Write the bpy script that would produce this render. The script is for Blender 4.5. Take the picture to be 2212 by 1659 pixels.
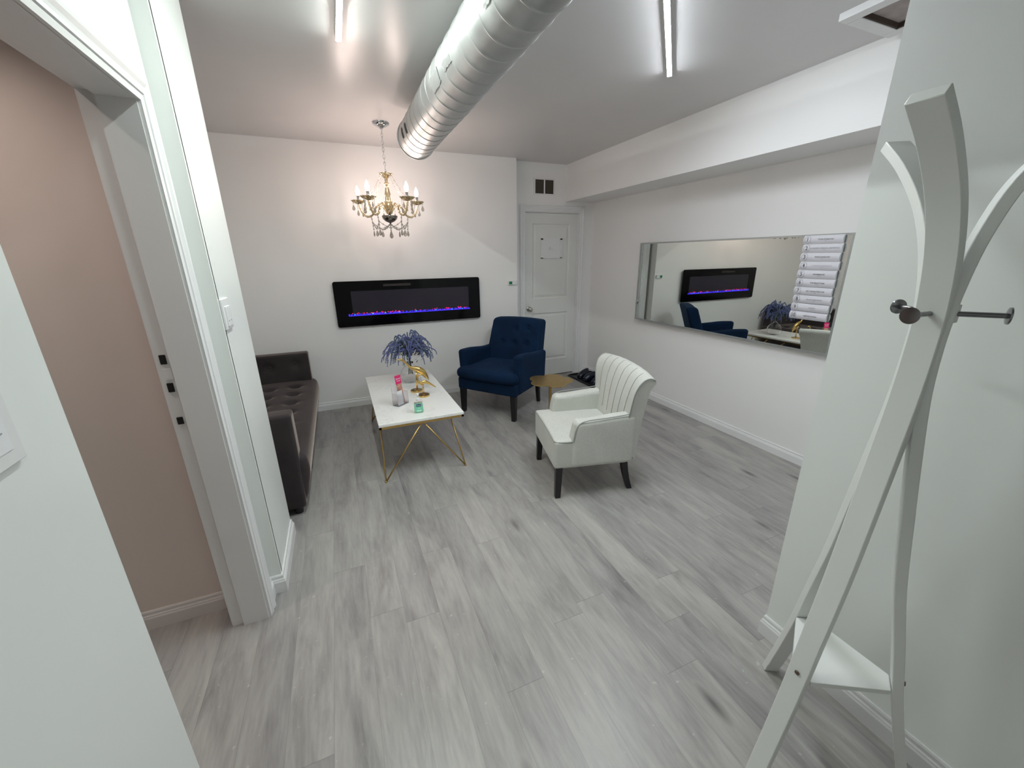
import bpy, bmesh, math, random
from mathutils import Vector, Matrix
from math import sin, cos, pi, radians, sqrt, floor, exp
random.seed(7)
for o in list(bpy.data.objects): bpy.data.objects.remove(o)
SC = bpy.context.scene
COL = SC.collection

# ------------------------------------------------------------------ camera
cam_d = bpy.data.cameras.new('camera'); cam = bpy.data.objects.new('camera', cam_d); COL.objects.link(cam)
cam_d.sensor_width = 36; cam_d.lens = 864.678 / 2212 * 36; cam_d.clip_start = 0.02
_y, _p, _r = 0.398190654, 0.310324668, 0.0138580329
fw = Vector((sin(_y) * cos(_p), cos(_y) * cos(_p), -sin(_p)))
rt = Vector((cos(_y), -sin(_y), 0)); dn = fw.cross(rt)
r2 = cos(_r) * rt + sin(_r) * dn; d2 = -sin(_r) * rt + cos(_r) * dn
M = Matrix((( r2.x, -d2.x, -fw.x), (r2.y, -d2.y, -fw.y), (r2.z, -d2.z, -fw.z))).to_4x4()
cam.matrix_world = Matrix.Translation((0, 0, 1.54)) @ M
SC.camera = cam
# ------------------------------------------------------------------ world and exposure
w = bpy.data.worlds.new('world'); SC.world = w; w.use_nodes = True
w.node_tree.nodes['Background'].inputs[0].default_value = (0.8, 0.87, 0.9, 1)
w.node_tree.nodes['Background'].inputs[1].default_value = 0.3
vs = SC.view_settings
SC.display_settings.display_device = 'sRGB'
vs.view_transform = 'Standard'; vs.look = 'None'; vs.gamma = 1.0; vs.use_curve_mapping = False
vs.exposure = 0.93
TUBE_L, TUBE_R, FILL_H, BULB = 126.0, 134.0, 28.0, 80.0      # emission strengths of the lamps built below

# ------------------------------------------------------------------ node helpers
class NT:
    def __init__(s, mat): s.t = mat.node_tree; s.b = s.t.nodes['Principled BSDF']
    def n(s, typ, **kw):
        nd = s.t.nodes.new(typ)
        for k, v in kw.items(): setattr(nd, k, v)
        return nd
    def l(s, a, b): s.t.links.new(a, b)
    def math(s, op, a, b=None, clamp=False):
        m = s.n('ShaderNodeMath', operation=op); m.use_clamp = clamp
        for i, v in enumerate((a, b)):
            if v is None: continue
            if isinstance(v, (int, float)): m.inputs[i].default_value = v
            else: s.l(v, m.inputs[i])
        return m.outputs[0]
    def ramp(s, fac, stops):
        r = s.n('ShaderNodeValToRGB'); s.l(fac, r.inputs[0])
        e = r.color_ramp.elements
        while len(e) < len(stops): e.new(0.5)
        for i, (p, c) in enumerate(stops): e[i].position = p; e[i].color = (*c, 1)
        return r.outputs[0]
    def mix(s, fac, a, b, blend='MIX'):
        m = s.n('ShaderNodeMix', data_type='RGBA', blend_type=blend)
        for sock, v in ((m.inputs[0], fac), (m.inputs[6], a), (m.inputs[7], b)):
            if isinstance(v, (int, float)): sock.default_value = v
            elif isinstance(v, tuple): sock.default_value = (*v, 1)
            else: s.l(v, sock)
        return m.outputs[2]
    def noise(s, scale, detail=3, vec=None, rough=0.5):
        n = s.n('ShaderNodeTexNoise'); n.inputs['Scale'].default_value = scale
        n.inputs['Detail'].default_value = detail; n.inputs['Roughness'].default_value = rough
        s.l(vec if vec is not None else s.coord(), n.inputs['Vector'])
        return n.outputs[0]
    def coord(s):
        if not hasattr(s, '_c'): s._c = s.n('ShaderNodeTexCoord').outputs['Object']
        return s._c
    def bump(s, h, strength, dist=0.002):
        b = s.n('ShaderNodeBump'); b.inputs['Strength'].default_value = strength; b.inputs['Distance'].default_value = dist
        s.l(h, b.inputs['Height']); s.l(b.outputs[0], s.b.inputs['Normal'])

def mat(name, col, rough=0.5, metal=0.0, **kw):
    m = bpy.data.materials.new(name); m.use_nodes = True
    b = m.node_tree.nodes['Principled BSDF']
    b.inputs['Base Color'].default_value = (*col, 1); b.inputs['Roughness'].default_value = rough
    b.inputs['Metallic'].default_value = metal
    for k, v in kw.items():
        b.inputs[k.replace('_', ' ')].default_value = v if not isinstance(v, tuple) else (*v, 1)
    return m

def var(m, col, amt=0.06, scale=6, bump=0, bscale=300, bdist=0.001):
    """slight procedural tone variation and surface grain"""
    t = NT(m); f = t.noise(scale, 3)
    a = tuple(c * (1 - amt) for c in col); b = tuple(min(1, c * (1 + amt)) for c in col)
    t.l(t.ramp(f, [(0.3, a), (0.7, b)]), t.b.inputs['Base Color'])
    if bump: t.bump(t.noise(bscale, 2), bump, bdist)
    return m

WALLC = (0.87, 0.86, 0.85)
m_wall = var(mat('white wall paint', WALLC, 0.42), WALLC, 0.015, 1.2, 0.05, 220)
m_wallg = var(mat('cool white semi gloss wall paint', (0.84, 0.86, 0.84), 0.3), (0.84, 0.86, 0.84), 0.015, 1.2, 0.04, 220)
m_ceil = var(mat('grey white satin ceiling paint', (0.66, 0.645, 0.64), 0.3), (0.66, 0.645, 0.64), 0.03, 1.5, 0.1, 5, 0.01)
m_pink = var(mat('beige pink wall paint', (0.74, 0.66, 0.61), 0.6), (0.74, 0.66, 0.61), 0.02, 2, 0.05, 250)
m_trim = var(mat('white gloss trim paint', (0.80, 0.80, 0.80), 0.3), (0.80, 0.80, 0.80), 0.02, 3)
m_door = var(mat('white door paint', (0.76, 0.765, 0.74), 0.4), (0.76, 0.765, 0.74), 0.02, 3, 0.05, 150)
m_dark = mat('dark recess', (0.01, 0.01, 0.01), 0.9)
m_gap = mat('brown dark gap', (0.06, 0.04, 0.03), 0.9)
m_black = mat('black lacquered wood', (0.008, 0.008, 0.009), 0.35)
m_chrome = mat('polished chrome', (0.75, 0.75, 0.76), 0.12, 1.0)
m_darkchrome = mat('dark chrome', (0.22, 0.22, 0.23), 0.18, 1.0)
m_nickel = mat('satin nickel', (0.5, 0.48, 0.45), 0.3, 1.0)
m_brass = var(mat('brushed brass', (0.62, 0.42, 0.15), 0.32, 1.0), (0.60, 0.41, 0.15), 0.08, 30)
m_gold = mat('polished gold', (0.72, 0.5, 0.18), 0.2, 1.0)
m_plastic = mat('white plastic', (0.8, 0.8, 0.8), 0.35)
m_paper = mat('white paper', (0.82, 0.82, 0.84), 0.5)
m_ink = mat('dark ink', (0.03, 0.03, 0.035), 0.6)
m_greyink = mat('grey ink', (0.3, 0.3, 0.33), 0.6)
m_glass = mat('clear glass', (1, 1, 1), 0.02, Transmission_Weight=1.0, IOR=1.3)
m_acryl = mat('clear acrylic', (0.95, 0.93, 0.95), 0.05, Transmission_Weight=0.9, IOR=1.2)
m_mirror = mat('mirror glass', (0.82, 0.85, 0.81), 0.0, 1.0)
m_mframe = var(mat('grey metallic frame', (0.42, 0.44, 0.43), 0.4, 0.5), (0.42, 0.44, 0.43), 0.05, 20)
m_rack = mat('white lacquered bentwood', (0.76, 0.77, 0.75), 0.38)

def emis(name, col, s):
    m = mat(name, (0.9, 0.9, 0.9) if s > 5 else tuple(c * 0.15 for c in col), 0.4)
    m.node_tree.nodes['Principled BSDF'].inputs['Emission Color'].default_value = (*col, 1)
    m.node_tree.nodes['Principled BSDF'].inputs['Emission Strength'].default_value = s
    return m

def velvet(name, col, sheen, sc):
    m = mat(name, col, 0.85); t = NT(m)
    t.b.inputs['Sheen Weight'].default_value = 1.0 * sheen; t.b.inputs['Sheen Roughness'].default_value = 0.35
    t.b.inputs['Sheen Tint'].default_value = (*sc, 1)
    t.b.inputs['Specular IOR Level'].default_value = 0.15
    f = t.noise(5, 4)
    t.l(t.ramp(f, [(0.3, tuple(c * .75 for c in col)), (0.7, tuple(c * 1.25 for c in col))]), t.b.inputs['Base Color'])
    t.bump(t.noise(500, 2), 0.15, 0.001)
    return m
m_blue = velvet('navy blue velvet', (0.0036, 0.0165, 0.048), 0.2, (0.10, 0.26, 0.5))
m_taupe = velvet('dark taupe velvet', (0.044, 0.036, 0.038), 1.0, (0.50, 0.42, 0.38))
def linen():
    c = (0.60, 0.60, 0.55); m = mat('off white linen', c, 0.9); t = NT(m)
    mp = t.n('ShaderNodeMapping'); t.l(t.coord(), mp.inputs[0]); mp.inputs['Scale'].default_value = (1, 1, 3)
    f = t.noise(160, 3, mp.outputs[0]); g = t.noise(6, 3)
    a = t.ramp(f, [(0.3, (0.46, 0.46, 0.42)), (0.7, (0.63, 0.63, 0.58))])
    t.l(t.mix(0.12, a, t.ramp(g, [(0.3, (0.4, 0.4, 0.37)), (0.7, (0.8, 0.8, 0.75))])), t.b.inputs['Base Color'])
    t.b.inputs['Sheen Weight'].default_value = 0.3
    t.bump(f, 0.3, 0.001)
    return m
m_linen = linen()
m_welt_shade = mat('shadow toned welt cord', (0.33, 0.34, 0.32), 0.9)  # piping is linen coloured; the shadow along it is put into this grey
def marble():
    m = mat('white marble', (0.85, 0.84, 0.82), 0.22); t = NT(m)
    n = t.noise(2.2, 6, rough=0.6)
    v = t.math('ABSOLUTE', t.math('SUBTRACT', n, 0.5))
    t.l(t.ramp(v, [(0.0, (0.80, 0.79, 0.76)), (0.012, (0.88, 0.87, 0.84)), (1.0, (0.90, 0.89, 0.865))]), t.b.inputs['Base Color'])
    return m
m_marble = marble()
def duct():
    m = mat('galvanised foil duct', (0.6, 0.61, 0.6), 0.4, 0.75); t = NT(m)
    f = t.noise(9, 4)
    t.l(t.ramp(f, [(0.3, (0.50, 0.515, 0.51)), (0.7, (0.60, 0.61, 0.60))]), t.b.inputs['Base Color'])
    t.l(t.ramp(f, [(0.3, (0.40,) * 3), (0.7, (0.54,) * 3)]), t.b.inputs['Roughness'])
    t.bump(t.noise(10, 2), 0.06, 0.01)
    return m
m_duct = duct()
def floor_mat():
    m = mat('grey oak plank flooring', (0.3, 0.3, 0.3), 0.38); t = NT(m)
    sx = t.n('ShaderNodeSeparateXYZ'); t.l(t.coord(), sx.inputs[0])
    X, Y = sx.outputs[0], sx.outputs[1]
    W, L = 0.148, 1.22
    xr = t.math('DIVIDE', t.math('ADD', X, 10.0 - 0.023), W); row = t.math('FLOOR', xr); fx = t.math('FRACT', xr)
    wn = t.n('ShaderNodeTexWhiteNoise', noise_dimensions='1D'); t.l(row, wn.inputs['W'])
    yr = t.math('ADD', t.math('DIVIDE', t.math('ADD', Y, 20.0), L), wn.outputs[0]); colu = t.math('FLOOR', yr); fy = t.math('FRACT', yr)
    cv = t.n('ShaderNodeCombineXYZ'); t.l(row, cv.inputs[0]); t.l(colu, cv.inputs[1])
    w2 = t.n('ShaderNodeTexWhiteNoise', noise_dimensions='2D'); t.l(cv.outputs[0], w2.inputs['Vector'])
    rnd = w2.outputs[0]
    gv = t.n('ShaderNodeCombineXYZ')
    t.l(t.math('MULTIPLY', X, 10.0), gv.inputs[0]); t.l(t.math('ADD', t.math('MULTIPLY', Y, 1.9), t.math('MULTIPLY', rnd, 37.0)), gv.inputs[1]); t.l(t.math('MULTIPLY', rnd, 11.0), gv.inputs[2])
    g1 = t.noise(1.0, 6, gv.outputs[0], 0.6); [n_ for n_ in t.t.nodes if n_.type == 'TEX_NOISE'][-1].inputs['Distortion'].default_value = 0.7
    gw = t.n('ShaderNodeCombineXYZ')
    t.l(t.math('MULTIPLY', X, 70.0), gw.inputs[0]); t.l(t.math('ADD', t.math('MULTIPLY', Y, 7.0), t.math('MULTIPLY', rnd, 50.0)), gw.inputs[1])
    g2 = t.noise(1.0, 3, gw.outputs[0], 0.6)
    base = t.ramp(g1, [(0.28, (0.13, 0.122, 0.124)), (0.40, (0.245, 0.232, 0.228)), (0.52, (0.345, 0.328, 0.315)), (0.72, (0.46, 0.44, 0.412))])
    base = t.mix(0.28, base, t.ramp(g2, [(0.3, (0.18, 0.17, 0.168)), (0.7, (0.47, 0.45, 0.425))]))
    base = t.mix(0.22, base, t.ramp(rnd, [(0.0, (0.17, 0.165, 0.178)), (1.0, (0.50, 0.47, 0.43))]))
    # knots and dark flecks
    kv = t.n('ShaderNodeCombineXYZ'); t.l(t.math('MULTIPLY', X, 5.5), kv.inputs[0]); t.l(t.math('MULTIPLY', Y, 1.6), kv.inputs[1])
    vo = t.n('ShaderNodeTexVoronoi'); vo.inputs['Scale'].default_value = 1.0; t.l(kv.outputs[0], vo.inputs['Vector'])
    kn = t.math('SUBTRACT', 1.0, t.math('MULTIPLY', vo.outputs['Distance'], 7.0), True)
    fl = t.ramp(t.noise(38, 2), [(0.70, (0, 0, 0)), (0.76, (1, 1, 1))])
    base = t.mix(t.math('MULTIPLY', kn, 0.95), base, (0.07, 0.062, 0.06)); base = t.mix(t.math('MULTIPLY', fl, 0.4), base, (0.62, 0.61, 0.58))
    ex = t.math('MINIMUM', fx, t.math('SUBTRACT', 1.0, fx)); ey = t.math('MINIMUM', fy, t.math('SUBTRACT', 1.0, fy))
    sxe = t.math('LESS_THAN', ex, 0.010); sye = t.math('LESS_THAN', ey, 0.0013)
    seam = t.math('MAXIMUM', t.math('MULTIPLY', sxe, 0.6), sye)
    t.l(t.mix(t.math('MULTIPLY', seam, 0.38), base, (0.12, 0.12, 0.12)), t.b.inputs['Base Color'])
    t.l(t.ramp(g1, [(0.3, (0.30,) * 3), (0.7, (0.42,) * 3)]), t.b.inputs['Roughness'])
    t.bump(t.math('SUBTRACT', t.math('MULTIPLY', g2, 0.4), seam), 0.18, 0.0015)
    return m
m_floor = floor_mat()

# ------------------------------------------------------------------ object helpers
def tag(o, label=None, cat=None, group=None, kind=None):
    if label: o['label'] = label
    if cat: o['category'] = cat
    if group: o['group'] = group
    if kind: o['kind'] = kind
    return o
def thing(name, label, cat, loc=(0, 0, 0), rz=0, group=None):
    o = bpy.data.objects.new(name, None); COL.objects.link(o); o.empty_display_size = 0.05
    o.location = loc; o.rotation_euler = (0, 0, rz)
    return tag(o, label, cat, group)
def mesh(name, V, F, m, parent=None, smooth=False, sub=0, bev=0, mi=None, auto=None):
    me = bpy.data.meshes.new(name); me.from_pydata([tuple(v) for v in V], [], F); me.validate()
    o = bpy.data.objects.new(name, me); COL.objects.link(o)
    for mm in (m if isinstance(m, (list, tuple)) else [m]): me.materials.append(mm)
    if mi: me.polygons.foreach_set('material_index', mi)
    bm = bmesh.new(); bm.from_mesh(me); bmesh.ops.recalc_face_normals(bm, faces=bm.faces); bm.to_mesh(me); bm.free()
    if smooth: me.polygons.foreach_set('use_smooth', [True] * len(me.polygons))
    if auto and smooth: me.set_sharp_from_angle(angle=radians(auto))
    if bev:
        b = o.modifiers.new('bevel', 'BEVEL'); b.width = bev; b.segments = 2; b.limit_method = 'ANGLE'
    if sub:
        s = o.modifiers.new('sub', 'SUBSURF'); s.levels = s.render_levels = sub
    if parent: o.parent = parent
    return o
class MB:
    """collects shapes into one mesh"""
    def __init__(s): s.V = []; s.F = []; s.MI = []; s.mi = 0
    def add(s, V, F):
        k = len(s.V); s.V += [Vector(v) for v in V]; s.F += [[i + k for i in f] for f in F]; s.MI += [s.mi] * len(F); return s
    def box(s, lo, hi, tf=None):
        x0, y0, z0 = lo; x1, y1, z1 = hi
        V = [Vector(p) for p in ((x0, y0, z0), (x1, y0, z0), (x1, y1, z0), (x0, y1, z0), (x0, y0, z1), (x1, y0, z1), (x1, y1, z1), (x0, y1, z1))]
        if tf: V = [tf @ v for v in V]
        return s.add(V, [(0, 3, 2, 1), (4, 5, 6, 7), (0, 1, 5, 4), (1, 2, 6, 5), (2, 3, 7, 6), (3, 0, 4, 7)])
    def tube(s, P, r, n=8, caps=True, closed=False, squash=None):
        P = [Vector(p) for p in P]; N = len(P)
        R = r if isinstance(r, (list, tuple)) else [r] * N
        rings = []; up = None
        for i in range(N):
            a = P[(i - 1) % N] if (closed or i > 0) else P[i]; b = P[(i + 1) % N] if (closed or i < N - 1) else P[i]
            t = (b - a).normalized()
            if up is None:
                up = Vector((0, 0, 1)) if abs(t.z) < 0.9 else Vector((1, 0, 0))
            u = (up - t * up.dot(t)).normalized(); v = t.cross(u); up = u
            sq = squash or (1, 1)
            rings.append([P[i] + (u * cos(2 * pi * k / n) * sq[0] + v * sin(2 * pi * k / n) * sq[1]) * R[i] for k in range(n)])
        V = [p for q in rings for p in q]; F = []
        for i in range(N if closed else N - 1):
            j = (i + 1) % N
            for k in range(n):
                F.append((i * n + k, i * n + (k + 1) % n, j * n + (k + 1) % n, j * n + k))
        if caps and not closed:
            F.append(tuple(range(n - 1, -1, -1))); F.append(tuple((N - 1) * n + k for k in range(n)))
        return s.add(V, F)
    def lathe(s, prof, n=24, c=(0, 0, 0), ax=None, scallop=None):
        c = Vector(c); V = []; F = []; N = len(prof)
        for j, (r, z) in enumerate(prof):
            for k in range(n):
                a = 2 * pi * k / n; rr = r
                if scallop: rr = r * (1 + scallop[1] * cos(scallop[0] * a) * (r / max(p[0] for p in prof)))
                p = Vector((rr * cos(a), rr * sin(a), z))
                if ax: p = ax @ p
                V.append(c + p)
        for j in range(N - 1):
            for k in range(n): F.append((j * n + k, j * n + (k + 1) % n, (j + 1) * n + (k + 1) % n, (j + 1) * n + k))
        if prof[0][0] > 1e-6: F.append(tuple(range(n - 1, -1, -1)))
        if prof[-1][0] > 1e-6: F.append(tuple((N - 1) * n + k for k in range(n)))
        return s.add(V, F)
    def ball(s, c, r, n=10, sc=(1, 1, 1)):
        P = [(max(1e-5, r * sin(pi * j / (n // 2 + 2))), -r * cos(pi * j / (n // 2 + 2))) for j in range(n // 2 + 3)]
        k = len(s.V); s.lathe([(a, b) for a, b in P], n, (0, 0, 0))
        for i in range(k, len(s.V)):
            v = s.V[i]; s.V[i] = Vector((v.x * sc[0] + c[0], v.y * sc[1] + c[1], v.z * sc[2] + c[2]))
        return s
    def rbox(s, lo, hi, r, n=(4, 4, 4), f=None, k=4):
        """rounded box with dense faces, bent by f(x, y, z)"""
        lo = Vector(lo); hi = Vector(hi); c = (lo + hi) / 2; h = (hi - lo) / 2; r = min(r, *[x * .999 for x in h])
        ts = []
        for a in range(3):
            t = [-h[a] + r * (1 - cos(pi / 2 * i / k)) * 1.0 for i in range(k)]
            # parametrise corners by tangent so that spheres stay even
            t = [-(h[a] - r) - r * math.tan(pi / 4 * (1 - i / k)) for i in range(k)]
            mid = [-(h[a] - r) + 2 * (h[a] - r) * i / n[a] for i in range(n[a] + 1)]
            ts.append(t + mid + [-q for q in reversed(t)])
        idx = {}; V = []; F = []
        def vid(p):
            key = tuple(round(q, 6) for q in p)
            if key not in idx:
                q = Vector((max(-(h[i] - r), min(h[i] - r, p[i])) for i in range(3)))
                d = Vector(p) - q
                if d.length > 1e-9: d = d.normalized() * r
                idx[key] = len(V); v = c + q + d
                V.append(Vector(f(*v)) if f else v)
            return idx[key]
        for a in range(3):
            b, cc = (a + 1) % 3, (a + 2) % 3
            for sgn in (-1, 1):
                for i in range(len(ts[b]) - 1):
                    for j in range(len(ts[cc]) - 1):
                        q = []
                        for (ii, jj) in ((i, j), (i + 1, j), (i + 1, j + 1), (i, j + 1)):
                            p = [0, 0, 0]; p[a] = sgn * h[a]; p[b] = ts[b][ii]; p[cc] = ts[cc][jj]; q.append(vid(p))
                        if len(set(q)) >= 3: F.append(q if sgn > 0 else q[::-1])
        return s.add(V, F)
    def extrude(s, poly, d, tf=None):
        """poly: list of (x,y); extruded in z 0..d"""
        n = len(poly); V = [Vector((x, y, 0)) for x, y in poly] + [Vector((x, y, d)) for x, y in poly]
        if tf: V = [tf @ v for v in V]
        return s.add(V, [tuple(range(n - 1, -1, -1)), tuple(range(n, 2 * n))] + [(i, (i + 1) % n, n + (i + 1) % n, n + i) for i in range(n)])
    def build(s, name, m, parent=None, smooth=False, **kw):
        return mesh(name, s.V, s.F, m, parent, smooth, mi=s.MI if isinstance(m, (list, tuple)) else None, **kw)
def box(name, lo, hi, m, parent=None, bev=0): return MB().box(lo, hi).build(name, m, parent, bev=bev)
def struct(name, lo, hi, m, bev=0): return tag(box(name, lo, hi, m, None, bev), kind='structure')
def text(name, body, size, m, parent, mw, ext=0.0004, align='CENTER', font_sx=1.0):
    c = bpy.data.curves.new(name, 'FONT'); c.body = body; c.size = size; c.extrude = ext; c.align_x = align; c.align_y = 'CENTER'
    o = bpy.data.objects.new('tmp', c); COL.objects.link(o)
    dg = bpy.context.evaluated_depsgraph_get(); me = bpy.data.meshes.new_from_object(o.evaluated_get(dg))
    bpy.data.objects.remove(o)
    me.transform(mw @ Matrix.Diagonal((font_sx, 1, 1, 1))); me.materials.clear(); me.materials.append(m)
    q = bpy.data.objects.new(name, me); COL.objects.link(q); q.parent = parent
    return q
def catmull(P, n=6):
    P = [Vector(p) for p in P]; Q = [2 * P[0] - P[1]] + P + [2 * P[-1] - P[-2]]; out = []
    for i in range(1, len(Q) - 2):
        for k in range(n):
            t = k / n; a, b, c, d = Q[i - 1], Q[i], Q[i + 1], Q[i + 2]
            out.append(0.5 * ((2 * b) + (c - a) * t + (2 * a - 5 * b + 4 * c - d) * t * t + (3 * b - a - 3 * c + d) * t ** 3))
    out.append(P[-1]); return out
def lerp(a, b, t): return a + (b - a) * t
def sst(a, b, x): t = max(0, min(1, (x - a) / (b - a))); return t * t * (3 - 2 * t)
def interp(tab, x):
    if x <= tab[0][0]: return tab[0][1]
    for (a, b), (c, d) in zip(tab, tab[1:]):
        if x <= c: return lerp(b, d, (x - a) / (c - a))
    return tab[-1][1]

# ------------------------------------------------------------------ the room
HC = 2.54
XR = 3.045; YB = 4.44; YD = 4.55; XC = 1.955   # right wall, back wall, alcove wall, alcove corner
struct('floor', (-2.2, -2.1, -0.08), (XR + 0.1, YD + 0.12, 0), m_floor)
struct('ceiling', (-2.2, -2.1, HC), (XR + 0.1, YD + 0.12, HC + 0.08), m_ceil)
struct('wall_back', (-1.32, YB, 0), (XC, YD + 0.1, HC), m_wall)
# alcove wall with the door opening
mb = MB(); DX0, DX1, DZ = 2.10, 2.84, 2.03
mb.box((XC, YD, 0), (DX0, YD + 0.1, HC)); mb.box((DX1, YD, 0), (XR, YD + 0.1, HC)); mb.box((DX0, YD, DZ), (DX1, YD + 0.1, HC)); mb.box((DX0, YD + 0.06, 0), (DX1, YD + 0.1, DZ))
tag(mb.build('wall_alcove', m_wall), kind='structure')
struct('wall_right', (XR, 0.67, 0), (XR + 0.1, YD + 0.1, HC), m_wall)
struct('wall_bulkhead', (2.645, 0.79, 2.145), (XR, YD, HC), m_wall)
struct('wall_left', (-1.32, 2.33, 0), (-1.22, YB, HC), m_wall)
# foreground partition at right and its return
mb = MB(); mb.box((1.47, -2.0, 0), (1.59, 0.785, HC)); mb.box((1.59, 0.665, 0), (XR, 0.785, HC))
tag(mb.build('wall_partition', m_wallg), kind='structure')
struct('wall_behind', (-2.2, -2.1, 0), (1.59, -2.0, HC), m_wall)
# wall with the doorway on the left: above the door, near piece, far piece with pillar
HX = -0.48
mb = MB(); mb.box((-0.60, -2.0, 0), (HX, 0.826, HC)); mb.box((-0.60, 0.826, 2.031), (HX, 1.751, HC)); mb.box((-0.60, 1.751, 0), (HX, 1.875, HC))
tag(mb.build('wall_doorway', m_wallg), kind='structure')
mb = MB(); mb.box((-1.32, 1.89, 0), (-0.43, 2.33, HC)); mb.box((-0.6, 1.875, 0), (-0.43, 1.90, HC))
tag(mb.build('wall_pillar', m_wallg), kind='structure')
mb = MB(); mb.box((-2.2, 1.875, 0), (-0.6, 1.89, HC)); mb.box((-2.2, 0.1, 0), (-2.15, 1.875, HC)); mb.box((-2.2, 0.05, 0), (-0.6, 0.1, HC))
tag(mb.build('wall_side_room', m_pink), kind='structure')

def baseboard(name, pts, h=0.085, m=m_trim, flip=1):
    """stepped moulding swept along a path of (x, y); the wall is on the left of travel when flip=1"""
    prof = [(0, 0), (0.014, 0), (0.014, h * 0.62), (0.011, h * 0.70), (0.011, h * 0.74), (0.007, h * 0.80), (0.007, h * 0.93), (0.004, h), (0, h)]
    V = []; F = []; N = len(pts); P = [Vector((x, y, 0)) for x, y in pts]
    for i in range(N):
        d1 = (P[i] - P[i - 1]).normalized() if i > 0 else (P[1] - P[0]).normalized()
        d2_ = (P[i + 1] - P[i]).normalized() if i < N - 1 else d1
        n1 = Vector((d1.y, -d1.x, 0)) * flip; n2 = Vector((d2_.y, -d2_.x, 0)) * flip
        nn = (n1 + n2); nn = nn / max(0.3, nn.dot(n1))
        for (a, b) in prof: V.append(P[i] + nn * a + Vector((0, 0, b)))
    q = len(prof)
    for i in range(N - 1):
        for k in range(q): F.append((i * q + k, i * q + (k + 1) % q, (i + 1) * q + (k + 1) % q, (i + 1) * q + k))
    F.append(tuple(range(q))); F.append(tuple((N - 1) * q + k for k in range(q)))
    return tag(mesh(name, V, F, m), kind='structure')
baseboard('baseboard_back', [(-1.22, YB), (XC, YB), (XC, YD), (2.03, YD)])
baseboard('baseboard_right', [(2.975, YD), (XR, YD), (XR, 0.785)])
baseboard('baseboard_left', [(-1.22, 2.33), (-1.22, YB)])
baseboard('baseboard_partition', [(XR, 0.785), (1.47, 0.785), (1.47, -2.0)], 0.095)
baseboard('baseboard_pillar', [(HX, 1.815), (HX, 1.875), (-0.43, 1.875), (-0.43, 2.33), (-1.2, 2.33)], 0.095)
baseboard('baseboard_side_room', [(-2.15, 1.875), (-0.6, 1.875)], 0.09, var(mat('pale pinkish trim paint', (0.72, 0.68, 0.67), 0.4), (0.72, 0.68, 0.67), 0.02, 3))

# casing of the left doorway: jambs, stops, moulded face
PROF = [(0, 0), (0, 0.011), (0.018, 0.013), (0.020, 0.017), (0.030, 0.017), (0.033, 0.013), (0.042, 0.015), (0.052, 0.021), (0.062, 0.022), (0.066, 0.017), (0.070, 0.016), (0.070, 0)]
def casing(name, path, f, k=1.0):
    """path: points (u, z) with the outward in-plane direction at each; f maps (u, z, thickness) to the room"""
    V = []; F = []; q = len(PROF)
    for (u, z, du_, dz_) in path:
        for (w_, t_) in PROF: V.append(f(u + du_ * w_ * k, z + dz_ * w_ * k, t_))
    for i_ in range(len(path) - 1):
        for n_ in range(q - 1): F.append((i_ * q + n_, i_ * q + n_ + 1, (i_ + 1) * q + n_ + 1, (i_ + 1) * q + n_))
    F.append(tuple(range(q))); F.append(tuple((len(path) - 1) * q + n_ for n_ in range(q)))
    return tag(mesh(name, V, F, m_trim), kind='structure')
casing('trim_1', [(1.725, 0, 1, 0), (1.725, 2.0, 1, 1), (0.80, 2.0, 0, 1)], lambda u, z, t_: (HX + t_, u, z), 1.05)
mb = MB()
mb.box((-0.62, 1.735, 0), (HX + 0.001, 1.75, 2.015)); mb.box((-0.575, 1.72, 0), (HX + 0.001, 1.735, 2.0))       # far jamb and its stop
mb.box((-0.62, 0.827, 0), (HX + 0.001, 0.842, 2.015)); mb.box((-0.575, 0.842, 0), (HX + 0.001, 0.857, 2.0))
mb.box((-0.62, 0.827, 2.015), (HX + 0.001, 1.75, 2.03)); mb.box((-0.575, 0.842, 2.0), (HX + 0.001, 1.735, 2.015))
mb.box((-0.60, 1.75, 0), (-0.5999, 1.7505, 2.0)); mb.box((-0.625, 1.745, 0), (-0.601, 1.874, 2.06)) # back casing against the side room wall
jb = tag(mb.build('trim_2', m_trim), kind='structure')
for z, hh in ((1.209, 0.017), (1.106, 0.017), (0.978, 0.014)):
    MB().rbox((-0.606, 1.7305, z - hh), (-0.587, 1.7355, z + hh), 0.004).build('strike_hole', m_dark, jb, True)
MB().box((-0.606, 1.733, 1.135), (-0.582, 1.7355, 1.175)).build('strike_plate', m_paper, jb)
# flush open door with a paper sign at the left edge of the picture
ang = radians(2.0)
dd = thing('door_2', None, None, (-0.444, 0.862, 0.008), ang); tag(dd, kind='structure')
door2 = box('door_slab', (-0.034, -0.76, 0), (0.0, 0.0, 1.99), m_wallg, dd, 0.002)
sg = thing('door_sign', 'white sheet in a thin clear holder on the flush door at the left edge', 'sign', (-0.444 + 0.128 * sin(ang) + 0.001, 0.862 - 0.128 * cos(ang), 1.281), ang)
box('backing', (0, -0.31, 0), (0.006, 0, 0.22), m_plastic, sg, 0.001)
box('paper_sheet', (0.006, -0.295, 0.02), (0.007, -0.02, 0.2), m_paper, sg)
mb = MB(); mb.box((0.0065, -0.25, 0.045), (0.0078, -0.03, 0.0465)); mb.box((0.0065, -0.2, 0.06), (0.0078, -0.075, 0.0625)); mb.build('printed_line', m_greyink, sg)

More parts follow.
